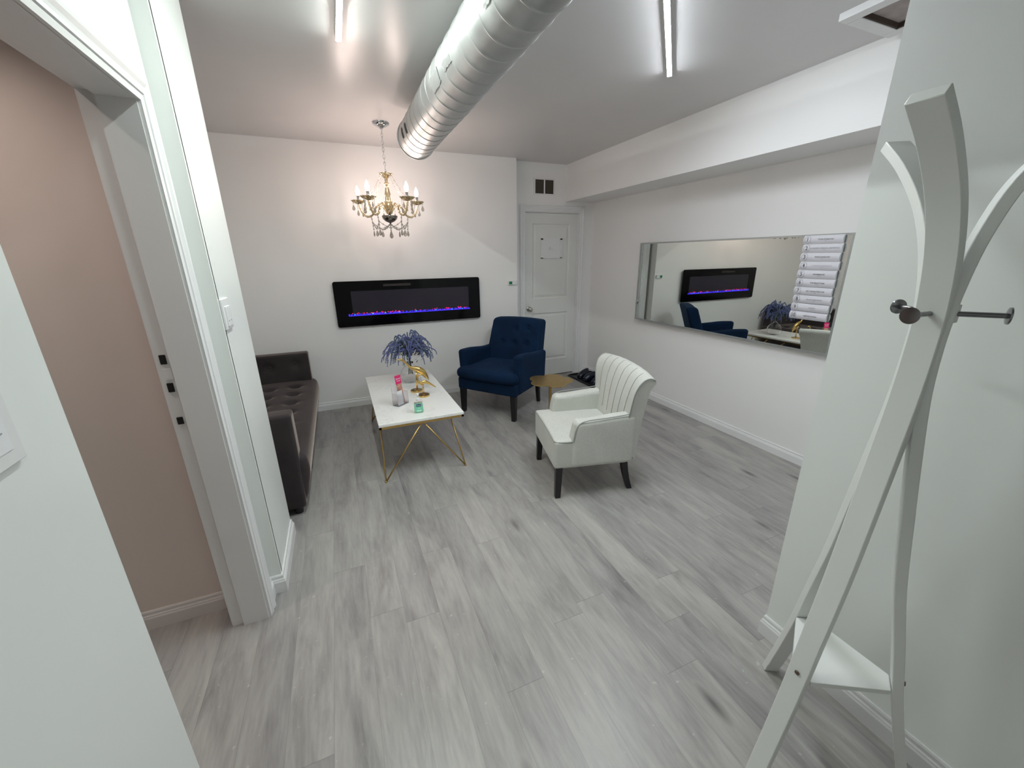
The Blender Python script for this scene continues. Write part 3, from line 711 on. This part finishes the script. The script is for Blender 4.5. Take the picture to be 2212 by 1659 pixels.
MB().rbox((0, 0.12, 0.05), (0.22, SY - 0.12, 0.68), 0.025, (2, 70, 24), backf).build('backrest', m_taupe, so_, True)
for (a, b) in ST: MB().ball((a, b, 0.373), 0.010, 8, (1, 1, 0.6)).build('button', m_taupe, so_, True)
for (a, b) in AT:
    MB().ball((a, SY - 0.125 + 0.026, b), 0.011, 8, (1, 0.6, 1)).build('button', m_taupe, so_, True)
for (a, b) in ((0.78, 0.05), (0.78, SY - 0.05), (0.06, 0.05), (0.06, SY - 0.05)):
    MB().lathe([(0.024, 0), (0.026, 0.02), (0.03, 0.052)], 16, (a, b, 0)).build('foot', m_black, so_, True, auto=50)

# ------------------------------------------------------------------ coffee table
ct = thing('coffee_table', 'white marble coffee table with thin brass crossed legs', 'table', (0.1325, 2.67, 0))
TW, TL, TH = 0.603, 1.262, 0.45
box('tabletop', (0, 0, TH - 0.02), (TW, TL, TH), m_marble, ct, 0.002)
mb = MB(); r_ = 0.008; zz = TH - 0.029
for a, b in (((0.01, 0.01), (TW - 0.01, 0.01)), ((TW - 0.01, 0.01), (TW - 0.01, TL - 0.01)), ((TW - 0.01, TL - 0.01), (0.01, TL - 0.01)), ((0.01, TL - 0.01), (0.01, 0.01))):
    x0_, x1_ = sorted((a[0], b[0])); y0_, y1_ = sorted((a[1], b[1])); mb.box((x0_ - r_, y0_ - r_, zz - r_), (x1_ + r_, y1_ + r_, zz + r_ + 0.001))
mb.build('frame_rim', m_brass, ct)
for (fx, fy, ex_, ey, sx_, sy) in ((0.006, 0.01, TW / 2, 0.02, 0.035, 0.42), (TW - 0.006, 0.01, TW / 2, 0.02, TW - 0.042, 0.40), (0.012, TL - 0.02, TW / 2, TL - 0.02, 0.035, TL - 0.42), (TW - 0.012, TL - 0.02, TW / 2, TL - 0.02, TW - 0.042, TL - 0.40)):
    mb = MB(); mb.tube([(fx, fy, 0.006), (ex_, ey, zz)], 0.0058, 8); mb.tube([(fx, fy, 0.006), (sx_, sy, zz)], 0.0058, 8); mb.ball((fx, fy, 0.007), 0.0085, 8)
    mb.build('leg', m_brass, ct, True)

# vase with lavender
vs_ = thing('vase', 'round clear glass vase on the far end of the marble table', 'vase', (0.512, 3.60, TH))
vp = [(0.0001, 0.002), (0.05, 0.002), (0.062, 0.006), (0.085, 0.035), (0.092, 0.068), (0.084, 0.105), (0.060, 0.138), (0.034, 0.156), (0.027, 0.17), (0.030, 0.186)]
o = MB().lathe(vp + [(r - 0.003, z + 0.0005) for r, z in reversed(vp[1:])] + [(0.0001, 0.006)], 40).build('vase_body', m_glass, vs_, True)
bq = thing('lavender_bouquet', 'drooping blue grey lavender sprays standing in the glass vase', 'flowers', (0.512, 3.60, TH + 0.19))
m_lav = var(mat('dusty lavender blue', (0.115, 0.145, 0.26), 0.8), (0.115, 0.145, 0.26), 0.3, 30)
m_lav2 = var(mat('violet blue bloom', (0.13, 0.14, 0.34), 0.8), (0.13, 0.14, 0.34), 0.25, 30)
m_stem = mat('dark green stem', (0.03, 0.05, 0.035), 0.7)
m_leaf = var(mat('grey green leaf', (0.06, 0.10, 0.07), 0.7), (0.06, 0.10, 0.07), 0.3, 30)
rr = random.Random(5)
mb = MB()
for i in range(11):
    a = rr.uniform(0, 2 * pi); mb.tube([(0.012 * cos(a), 0.012 * sin(a), 0.07), (0.008 * cos(a + 2), 0.008 * sin(a + 2), 0.0), (0.02 * cos(a + 3), 0.02 * sin(a + 3), -0.12)], 0.0022, 5)
mb.build('stem_bundle', m_stem, bq, True)
for i in range(98):
    a = rr.uniform(0, 2 * pi); R_ = rr.uniform(0.07, 0.27); H_ = rr.uniform(0.05, 0.22) * (1.15 - R_ * 1.3)
    ty = rr.random(); endz = H_ + 0.05 - rr.uniform(0.06, 0.17) * (R_ / 0.2)
    if ty < 0.18: endz = H_ + rr.uniform(0.02, 0.07); R_ *= 0.7
    u = Vector((cos(a), sin(a) * 0.85, 0)); tw = rr.uniform(-0.5, 0.5); u2 = Vector((cos(a + tw), sin(a + tw) * 0.85, 0))
    P = [Vector((0, 0, 0.03)), u * R_ * 0.25 + Vector((0, 0, 0.06 + H_ * 0.55)), u * R_ * 0.6 + Vector((0, 0, 0.05 + H_)), u2 * R_ * 0.92 + Vector((0, 0, lerp(0.04 + H_, endz, 0.5))), u2 * R_ + Vector((0, 0, endz))]
    Q = catmull(P, 6); mb = MB()
    mb.tube(Q, 0.0013, 4, caps=False)
    m_ = m_lav if rr.random() < 0.6 else m_lav2
    n0 = int(len(Q) * rr.uniform(0.3, 0.45))
    for j in range(n0, len(Q)):
        for kk in range(2):
            p = Q[j] if kk == 0 or j + 1 >= len(Q) else (Q[j] + Q[j + 1]) / 2; s = 0.0062 * (1 - 0.5 * (j - n0) / (len(Q) - n0))
            mb.ball(p + Vector((rr.uniform(-1, 1), rr.uniform(-1, 1), rr.uniform(-1, 1))) * 0.0018, s, 5, (1, 1, 1.4))
    mb.build('spray', m_, bq)
mb = MB()
for i in range(260):
    a = rr.uniform(0, 2 * pi); r0 = rr.uniform(0.01, 0.16); z0 = rr.uniform(0.05, 0.19) - r0 * 0.2; p = Vector((r0 * cos(a), r0 * sin(a), z0)); d = Vector((cos(a), sin(a), rr.uniform(0.2, 1.2))).normalized() * rr.uniform(0.03, 0.07); s = Vector((-sin(a), cos(a), 0)) * 0.005
    mb.add([p - s, p + s, p + d * 0.6 + s, p + d, p + d * 0.6 - s], [(0, 1, 2, 3, 4)])
lf = mb.build('leaves', m_leaf, bq); lf['kind'] = 'stuff'

# golden cranes
def crane(label, loc, body, radii, legs, baser, rz=0):
    t = thing('bird_figurine', label, 'figurine', loc, rz)
    MB().lathe([(0.0001, 0), (baser, 0), (baser, 0.011), (baser - 0.0015, 0.0125), (0.0001, 0.0125)], 32).build('base', m_gold, t, True, auto=40)
    Q = catmull(body, 6); R = catmull([(r, 0, 0) for r in radii], 6)
    MB().tube(Q, [max(0.0006, v.x) for v in R], 14, squash=(1, 0.8)).build('body', m_gold, t, True)
    mb = MB()
    for (a, b) in legs: mb.tube([a, b], 0.0032, 8)
    mb.build('legs', m_gold, t, True)
    return t
# tall bird: beak left, tail lower right
crane('tall gold crane figurine bending forward on the marble table', (0.505, 3.30, TH),
      [(-0.155, 0, 0.285), (-0.118, 0, 0.289), (-0.098, 0, 0.286), (-0.068, 0, 0.255), (-0.035, 0, 0.215), (0.01, 0, 0.195), (0.055, 0, 0.170), (0.09, 0, 0.12), (0.108, 0, 0.085)],
      [0.001, 0.0055, 0.010, 0.008, 0.012, 0.024, 0.026, 0.016, 0.003],
      [((0.002, -0.003, 0.01), (0.006, -0.003, 0.185)), ((0.009, 0.004, 0.01), (0.012, 0.004, 0.185))], 0.050)
crane('small gold crane figurine with hooked neck in front of the tall one', (0.535, 3.155, TH),
      [(0.030, 0, 0.168), (0.010, 0, 0.181), (-0.012, 0, 0.184), (-0.034, 0, 0.166), (-0.037, 0, 0.134), (-0.014, 0, 0.110), (0.018, 0, 0.117), (0.048, 0, 0.104), (0.104, 0, 0.061)],
      [0.001, 0.004, 0.008, 0.0075, 0.009, 0.015, 0.016, 0.011, 0.004],
      [((-0.004, -0.003, 0.01), (-0.004, -0.003, 0.105)), ((0.006, 0.004, 0.01), (0.006, 0.004, 0.105))], 0.050)

# brochure holder with brochures
bh = thing('brochure_holder', 'clear acrylic leaflet holder on the marble table', 'holder', (0.335, 3.03, TH), radians(38))
mb = MB()
mb.box((-0.055, -0.03, 0), (0.055, 0.03, 0.003)); mb.box((-0.055, -0.03, 0), (0.055, -0.0275, 0.10)); mb.box((-0.055, -0.03, 0), (-0.0525, 0.03, 0.10)); mb.box((0.0525, -0.03, 0), (0.055, 0.03, 0.10)); mb.box((-0.055, 0.0275, 0), (0.055, 0.03, 0.17))
mb.build('holder_body', m_acryl, bh)
br = thing('brochure', 'pink headed beauty leaflet leaning in the clear holder', 'brochure', (0.335 + 0.016, 3.03 + 0.008, TH + 0.006), radians(36))
tl = Matrix.Rotation(radians(-8), 4, 'X')
mb = MB(); mb.box((-0.026, 0.0, 0), (0.026, 0.003, 0.175), tl); mb.build('sheet', var(mat('skin toned photo print', (0.55, 0.25, 0.18), 0.4), (0.5, 0.24, 0.18), 0.7, 25), br)
mb = MB(); mb.rbox((-0.029, -0.001, 0.155), (0.029, 0.004, 0.222), 0.0024); mb.V = [tl @ v for v in mb.V]; mb.build('pink_header', mat('hot pink print', (0.72, 0.02, 0.16), 0.35), br, True)
text('header_text', 'Beauty', 0.017, m_paper, br, tl @ Matrix.Translation((0, -0.0016, 0.196)) @ rxz); text('header_text', 'lounge', 0.013, m_paper, br, tl @ Matrix.Translation((0, -0.0016, 0.180)) @ rxz)
cd = thing('leaflet', 'plain white folded leaflet in the front pocket of the clear holder', 'leaflet', (0.335 + 0.013, 3.03 - 0.016, TH + 0.005), radians(38))
mb = MB(); mb.box((-0.045, 0, 0), (0.01, 0.003, 0.112), Matrix.Rotation(radians(-4), 4, 'X')); mb.build('sheet', m_paper, cd)

# sanitizer bottle
sb = thing('sanitizer_bottle', 'green gel hand sanitizer pump bottle on the marble table', 'bottle', (0.432, 2.80, TH), radians(-4))
m_gel = mat('green gel', (0.45, 0.90, 0.66), 0.08, 0, Transmission_Weight=0.55, IOR=1.35)
def botf(x, y, z): 
    k = 1 - 0.06 * sin(pi * z / 0.09); 
    return x * k, y, z
MB().rbox((-0.034, -0.019, 0), (0.034, 0.019, 0.075), 0.014, (6, 4, 8), botf).build('bottle_body', m_gel, sb, True)
MB().rbox((-0.032, -0.018, 0.0745), (0.032, 0.018, 0.098), 0.0175, (6, 4, 3)).build('bottle_shoulder', m_acryl, sb, True)
MB().lathe([(0.0145, 0.092), (0.0145, 0.112), (0.011, 0.115), (0.0055, 0.117), (0.0055, 0.135), (0.010, 0.137), (0.011, 0.147), (0.0001, 0.149)], 20).build('pump', m_plastic, sb, True, auto=50)
MB().tube([(0, 0, 0.142), (0.0, -0.015, 0.142), (0, -0.026, 0.137)], 0.0045, 8).build('spout', m_plastic, sb, True)
MB().box((-0.027, -0.0196, 0.012), (0.027, -0.0192, 0.074)).build('front_label', mat('green label', (0.20, 0.62, 0.40), 0.4), sb)
MB().box((-0.018, -0.0201, 0.052), (0.018, -0.0197, 0.071)).build('name_panel', mat('navy print', (0.015, 0.03, 0.14), 0.4), sb)
text('brand_text', 'Purell', 0.0135, m_paper, sb, Matrix.Translation((0, -0.0203, 0.0615)) @ rxz, 0.0002)
mb = MB(); mb.box((-0.012, -0.0200, 0.036), (0.012, -0.0197, 0.039)); mb.box((-0.016, -0.0200, 0.014), (0.016, -0.0197, 0.024)); mb.build('label_print', mat('pale label print', (0.6, 0.8, 0.78), 0.4), sb)

# ------------------------------------------------------------------ blue armchair
def leg(parent, top, bot, w1, w2, m=m_black, curve=None):
    top = Vector(top); bot = Vector(bot); mb = MB(); V = []; F = []; N = 7
    for i in range(N):
        t = i / (N - 1); p = top.lerp(bot, t); s = lerp(w1, w2, t) / 2
        if curve: p += Vector(curve) * (t * t - t)
        V += [p + Vector((a * s, b * s, 0)) for a, b in ((-1, -1), (1, -1), (1, 1), (-1, 1))]
    for i in range(N - 1):
        for k in range(4): F.append((i * 4 + k, i * 4 + (k + 1) % 4, (i + 1) * 4 + (k + 1) % 4, (i + 1) * 4 + k))
    F.append((3, 2, 1, 0)); F.append(tuple((N - 1) * 4 + k for k in range(4)))
    return mesh('leg', V, F, m, parent, bev=0.003)
ba = thing('armchair', 'navy blue velvet armchair with dark legs in front of the back wall', 'armchair', (1.2235, 3.552, 0), math.atan2(-0.79, 0.61))
ARM = lambda z, y: z
MB().rbox((-0.335, -0.02, 0.255), (0.335, 0.62, 0.375), 0.018, (8, 8, 2)).build('seat_base', m_blue, ba, True)
def cushf(x, y, z):
    x *= lerp(1.0, 0.80, sst(0.02, 0.10, y))
    if z > 0.42: z += 0.022 * cos(x * 4.2) * cos((y - 0.22) * 3.4) - 0.010
    y += 0.018 * (abs(x) / 0.335) ** 3 if y < 0 else 0
    return x, y, z
MB().rbox((-0.345, -0.065, 0.372), (0.345, 0.50, 0.485), 0.05, (20, 20, 4), cushf, k=5).build('seat_cushion', m_blue, ba, True)
def barm(s):
    def f(x, y, z):
        t = (z - 0.255) / 0.39
        if z > 0.40:
            z -= 0.045 * sst(0.10, 0.55, y) * sst(0.4, 0.6, z)
        y -= 0.015 * t if y < 0.15 else 0
        x += s * 0.012 * t
        return x, y, z
    return f
for s in (-1, 1):
    lo, hi = sorted((s * 0.262, s * 0.35))
    MB().rbox((lo, 0.045, 0.26), (hi, 0.62, 0.645), 0.032, (4, 16, 14), barm(s)).build('armrest', m_blue, ba, True)
BB = [(0.0, 0.79), (0.155, 0.80), (-0.145, 0.645), (0.005, 0.64), (0.155, 0.645)]
def bback(x, y, z):
    t = max(0, (z - 0.26) / 0.64)
    yy = y + 0.21 * t * 1.0 - 0.0
    if y < 0.50:
        yy += tufts(x, z, BB, 0.045, 0.028); yy -= 0.03 * (abs(x) / 0.31) ** 4 * sst(0.4, 0.6, z); yy -= 0.012 * cos(x * 5)
    x *= lerp(1.06, 0.93, t)
    if z > 0.8: z += 0.018 * (cos(x * 4.5) - 0.5)
    return x, yy, z
MB().rbox((-0.315, 0.44, 0.27), (0.315, 0.56, 0.895), 0.035, (34, 3, 36), bback).build('backrest', m_blue, ba, True)
for (a, b) in BB:
    t = (b - 0.26) / 0.64; MB().ball((a * lerp(1.06, .93, t), 0.44 + 0.21 * t + 0.014, b), 0.0125, 10, (1, 0.6, 1)).build('button', m_blue, ba, True)
leg(ba, (-0.295, 0.015, 0.26), (-0.298, 0.012, 0), 0.055, 0.040); leg(ba, (0.295, 0.015, 0.26), (0.298, 0.012, 0), 0.055, 0.040)
leg(ba, (-0.28, 0.575, 0.27), (-0.262, 0.635, 0), 0.045, 0.034, curve=(0, 0.03, 0)); leg(ba, (0.28, 0.575, 0.27), (0.262, 0.635, 0), 0.045, 0.034, curve=(0, 0.03, 0))

# ------------------------------------------------------------------ flower side table
st = thing('side_table', 'brass flower shaped side table between the two armchairs', 'table', (1.605, 2.945, 0))
mb = MB(); poly = []
for k in range(120):
    a = 2 * pi * k / 120; r = 0.150 + 0.047 * abs(cos(2.5 * a + 0.9)) ** 0.8; poly.append((r * cos(a), r * sin(a)))
mb.extrude(poly, 0.007, Matrix.Translation((0, 0, 0.493))); mb.build('tabletop', m_brass, st, bev=0.0015)
MB().tube([(0, 0, 0.01), (0, 0, 0.493)], 0.014, 20).build('pole', m_brass, st, True, auto=50)
MB().lathe([(0.0001, 0), (0.12, 0), (0.12, 0.006), (0.03, 0.012), (0.014, 0.016), (0.0001, 0.016)], 40).build('base_plate', m_brass, st, True, auto=40)

# ------------------------------------------------------------------ off-white channel-back armchair
wa = thing('armchair', 'off white linen armchair with channelled flared back facing the coffee table', 'armchair', (1.235, 2.28, 0), math.atan2(-0.233, 0.972) + 0)
# local x must run along (0.233,0.972) -> rotate so that x = width axis, y = back axis (0.972,-0.233)
wa.rotation_euler = (0, 0, math.atan2(0.972, 0.233)); FL = -1   # local +y is then (-0.972, 0.233); parts are built with y negated
def ff(f):
    def g(x, y, z):
        q = f(x, -y, z) if f else (x, -y, z); return q[0], -q[1], q[2]
    return g
def wb(name, lo, hi, r, n, f=None, **kw):
    return MB().rbox((lo[0], -hi[1], lo[2]), (hi[0], -lo[1], hi[2]), r, n, ff(f), **kw).build(name, m_linen, wa, True)
def wseat(x, y, z):
    if z > 0.38: z += 0.012 * cos(x * 4.5) * cos((y - 0.2) * 3.2)
    return x, y, z
wb('seat', (-0.288, -0.035, 0.215), (0.288, 0.47, 0.412), 0.022, (14, 14, 5), wseat)
def warm(s):
    def f(x, y, z):
        t = sst(0.40, 0.545, z)
        z += 0.022 * sst(0.15, 0.45, y) * t
        y += 0.02 * t * (1 if y < 0.2 else 0)
        return x, y, z
    return f
for s in (-1, 1):
    lo, hi = sorted((s * 0.205, s * 0.302)); wb('armrest', (lo, 0.075, 0.222), (hi, 0.50, 0.542), 0.03, (4, 16, 12), warm(s))
# flared back
NU, V, F = 60, [], []
prof = [(0.425, 0.36), (0.432, 0.42), (0.442, 0.50), (0.452, 0.58), (0.465, 0.66), (0.483, 0.73), (0.508, 0.79), (0.538, 0.822), (0.570, 0.832), (0.600, 0.822), (0.612, 0.80), (0.600, 0.775), (0.578, 0.735), (0.560, 0.66), (0.545, 0.56), (0.532, 0.45), (0.520, 0.33), (0.512, 0.235)]
prof = [(p.x, p.y) for p in catmull([(a, b, 0) for a, b in prof], 3)]
def wback(u, j):
    yy, zz = prof[j]; t = max(0, min(1, (zz - 0.22) / 0.61)); wdt = 0.292 + 0.055 * sst(0.45, 1, t)
    x = u * wdt; front = j < len(prof) * 0.55
    if front and zz > 0.40:
        c = abs(sin((u + 1) * pi * 3.5)) ** 0.6; yy -= 0.012 * (c - 1) * -1 + 0.0; yy += 0.0
        yy = yy + 0.010 * (1 - c)
    if zz > 0.5: yy += 0.030 * (abs(u) ** 3) * sst(0.55, 0.83, zz) * -1 + 0.0
    if zz > 0.7: zz -= 0.018 * u * u * sst(0.7, 0.83, zz) * -1 * -1
    ed = 1 - max(0, abs(u) - 0.94) / 0.06
    cy = 0.5 * (prof[0][0] + prof[-1][0]) + (zz - 0.3) * 0.12
    return Vector((x, -yy, zz)), ed
us = [-1 + 2 * k / NU for k in range(NU + 1)]
n = len(prof)
for u in us:
    for j in range(n): V.append(wback(u, j)[0])
for i in range(NU):
    for j in range(n - 1): F.append((i * n + j, i * n + j + 1, (i + 1) * n + j + 1, (i + 1) * n + j))
    F.append((i * n + n - 1, i * n, (i + 1) * n, (i + 1) * n + n - 1))
F.append(tuple(range(n))); F.append(tuple(NU * n + k for k in range(n)))
mesh('backrest', V, F, m_linen, wa, True, auto=60)
# welt cords
for s in (-1, 1):
    P = [wback(s, j)[0] + Vector((s * 0.001, 0, 0)) for j in range(3, 29)]; MB().tube(P, 0.0042, 6).build('welt', m_welt_shade, wa, True)
for s in (-1, 1):
    P = [(s * 0.300, -0.082, 0.41), (s * 0.300, -0.088, 0.45), (s * 0.299, -0.10, 0.50), (s * 0.297, -0.13, 0.535), (s * 0.297, -0.19, 0.549), (s * 0.297, -0.30, 0.556), (s * 0.297, -0.42, 0.567), (s * 0.297, -0.47, 0.575)]
    MB().tube(catmull(P, 4), 0.0035, 6).build('welt', m_welt_shade, wa, True)
P = [(-0.288, -0.08, 0.406), (-0.286, -0.02, 0.406), (-0.27, 0.030, 0.408), (-0.2, 0.034, 0.412), (0, 0.034, 0.417), (0.2, 0.034, 0.412), (0.27, 0.030, 0.408), (0.286, -0.02, 0.406), (0.288, -0.08, 0.406)]
MB().tube(catmull(P, 4), 0.0035, 6).build('welt', m_welt_shade, wa, True)
for k in range(1, 7):
    u = -1 + k * 2 / 7; P = [wback(u, j)[0] + Vector((0, 0.001, 0)) for j in range(5, 24)]; MB().tube(P, 0.0016, 5).build('channel_seam', m_welt_shade, wa, True)
leg(wa, (-0.262, 0.0, 0.225), (-0.268, 0.006, 0), 0.046, 0.036); leg(wa, (0.262, 0.0, 0.225), (0.268, 0.006, 0), 0.046, 0.036)
leg(wa, (-0.25, -0.452, 0.235), (-0.245, -0.51, 0), 0.044, 0.034, curve=(0, -0.03, 0)); leg(wa, (0.25, -0.452, 0.235), (0.245, -0.51, 0), 0.044, 0.034, curve=(0, -0.03, 0))

# ------------------------------------------------------------------ boot tray with shoes
bt = thing('boot_tray', 'black shallow boot tray on the floor in the alcove corner', 'tray', (2.85, 4.12, 0))
mb = MB(); mb.rbox((-0.175, -0.33, 0.0), (0.175, 0.33, 0.008), 0.0035, (4, 4, 1), k=3)
P = [(-0.165, -0.32), (0.165, -0.32), (0.165, 0.32), (-0.165, 0.32)]
Q = []
for i, (x, y) in enumerate(P):
    sx_, sy_ = (1 if x > 0 else -1), (1 if y > 0 else -1)
    a0 = {(-1, -1): pi, (1, -1): 1.5 * pi, (1, 1): 0, (-1, 1): 0.5 * pi}[(sx_, sy_)]
    for k in range(5): a = a0 + k * pi / 8; Q.append((x - sx_ * 0.03 + 0.03 * cos(a), y - sy_ * 0.03 + 0.03 * sin(a), 0.014))
mb.tube(Q, 0.009, 8, closed=True)
mb.build('tray_body', mat('black rubber', (0.006, 0.006, 0.008), 0.4), bt, True)
m_shoe = mat('glossy navy black rubber', (0.006, 0.008, 0.022), 0.25)
def shoe(label, x, y, rz):
    t = thing('clog', label, 'shoe', (x, y, 0.0105), rz, 'clogs on the boot tray')
    def sf(x, y, z):
        w_ = interp([(-0.14, 0.75), (-0.08, 0.8), (0.0, 0.78), (0.08, 1.05), (0.12, 0.9), (0.14, 0.6)], y); return x * w_, y, z
    MB().rbox((-0.045, -0.14, 0), (0.045, 0.14, 0.022), 0.01, (6, 14, 1), sf).build('sole', m_shoe, t, True)
    V = []; F = []; n = 14; ys = [-0.02, 0.0, 0.03, 0.06, 0.09, 0.115, 0.132, 0.139]; hs = [0.105, 0.104, 0.099, 0.088, 0.072, 0.054, 0.034, 0.02]; ws = [0.037, 0.038, 0.042, 0.047, 0.046, 0.041, 0.03, 0.012]
    for y_, h_, w_ in zip(ys, hs, ws):
        for k in range(n + 1): a = pi * k / n; V.append((w_ * cos(a), y_, 0.012 + h_ * sin(a) ** 0.8))
    for i in range(len(ys) - 1):
        for k in range(n): F.append((i * (n + 1) + k, i * (n + 1) + k + 1, (i + 1) * (n + 1) + k + 1, (i + 1) * (n + 1) + k))
    o = mesh('upper', V, F, m_shoe, t, True); q = o.modifiers.new('s', 'SOLIDIFY'); q.thickness = 0.004
    P = [(0.036 * cos(a), -0.10 + 0.038 * sin(a), 0.05 + 0.012 * sin(a)) for a in [pi + k * pi / 10 for k in range(11)]]
    MB().tube([(0.037, -0.03, 0.055)] + P[::-1] + [(-0.037, -0.03, 0.055)], 0.007, 8, squash=(1, 0.6)).build('heel_strap', m_shoe, t, True)
    return t
shoe('dark glossy clog on the tray, nearest the alcove door', 2.855, 4.27, radians(100))
shoe('dark glossy clog in the middle of the tray', 2.85, 4.10, radians(78))
shoe('dark glossy clog on the tray, nearest the off white chair', 2.855, 3.95, radians(95))

# ------------------------------------------------------------------ coat stand
cs = thing('coat_stand', 'white bentwood coat stand with pegs and a shelf before the right partition', 'coat stand', (1.23, 0.46, 0))
PF = [(0.0, 0.252), (0.08, 0.231), (0.2, 0.20), (0.35, 0.165), (0.5, 0.137), (0.7, 0.098), (0.9, 0.070), (1.05, 0.050), (1.2, 0.032), (1.32, 0.026), (1.42, 0.030), (1.53, 0.058), (1.63, 0.110), (1.72, 0.188), (1.785, 0.265)]
PC = PF[:9] + [(1.3, 0.026), (1.4, 0.026), (1.5, 0.033), (1.58, 0.045), (1.66, 0.068), (1.73, 0.112), (1.785, 0.17)]
def stand_leg(ang, prof, w0=0.056, th=0.024):
    D = Vector((cos(ang), sin(ang), 0)); T = Vector((-sin(ang), cos(ang), 0)); Q = catmull([(r, z, 0) for z, r in prof], 4); V = []; F = []
    for i, q in enumerate(Q):
        a = Q[max(0, i - 1)]; b = Q[min(len(Q) - 1, i + 1)]; tn = Vector((b.x - a.x, b.y - a.y)).normalized(); nn = Vector((tn.y, -tn.x))   # outward
        wd = (w0 * lerp(1.0, 0.86, sst(0.9, 0.0, q.y))) / 2
        for (so2, sw) in ((0, -1), (0, 1), (-th, 1), (-th, -1)):
            V.append(D * (q.x + nn.x * so2) + Vector((0, 0, max(0, q.y + nn.y * so2 * (1 if 0.05 < q.y else 0)))) + T * (sw * wd))
    for i in range(len(Q) - 1):
        for k in range(4): F.append((i * 4 + k, i * 4 + (k + 1) % 4, (i + 1) * 4 + (k + 1) % 4, (i + 1) * 4 + k))
    F.append((3, 2, 1, 0)); F.append(tuple((len(Q) - 1) * 4 + k for k in range(4)))
    return mesh('leg', V, F, m_rack, cs, True, bev=0.002, auto=35)
angs = (pi, pi / 3, -pi / 3)
for a, p in zip(angs, (PF, PF, PC)): stand_leg(a, p)
for a in angs:
    D = Vector((cos(a), sin(a), 0)); z = 1.405; r0 = 0.026
    mb = MB(); mb.tube([D * r0 + Vector((0, 0, z)), D * 0.108 + Vector((0, 0, z + 0.001))], 0.0058, 10)
    R3 = D.to_track_quat('Z', 'Y').to_matrix()
    mb.lathe([(0.006, 0.0), (0.0175, 0.002), (0.0180, 0.005), (0.0001, 0.006)], 24, D * 0.104 + Vector((0, 0, z + 0.001)), R3)
    mb.build('peg', m_darkchrome, cs, True, auto=50)
    mb = MB(); rb = interp(PF, 0.385); mb.lathe([(0.0065, 0), (0.006, 0.003), (0.0001, 0.0035)], 12, D * (rb + 0.001) + Vector((0, 0, 0.388)), R3); mb.build('bolt', mat('bronze bolt', (0.2, 0.16, 0.12), 0.35, 1.0), cs, True, auto=50)
mb = MB(); mb.box((-0.012, -0.030, 1.385), (0.024, 0.030, 1.425)); mb.build('joining_block', m_rack, cs, bev=0.002)
poly = []
rs = interp(PF, 0.37) - 0.027
for a in angs:
    for s in (1, -1):
        q = Vector((cos(a), sin(a))) * rs + Vector((-sin(a), cos(a))) * s * 0.028; poly.append((q.x, q.y))
MB().extrude(poly, 0.016, Matrix.Translation((0, 0, 0.354))).build('shelf', m_rack, cs, bev=0.0015)
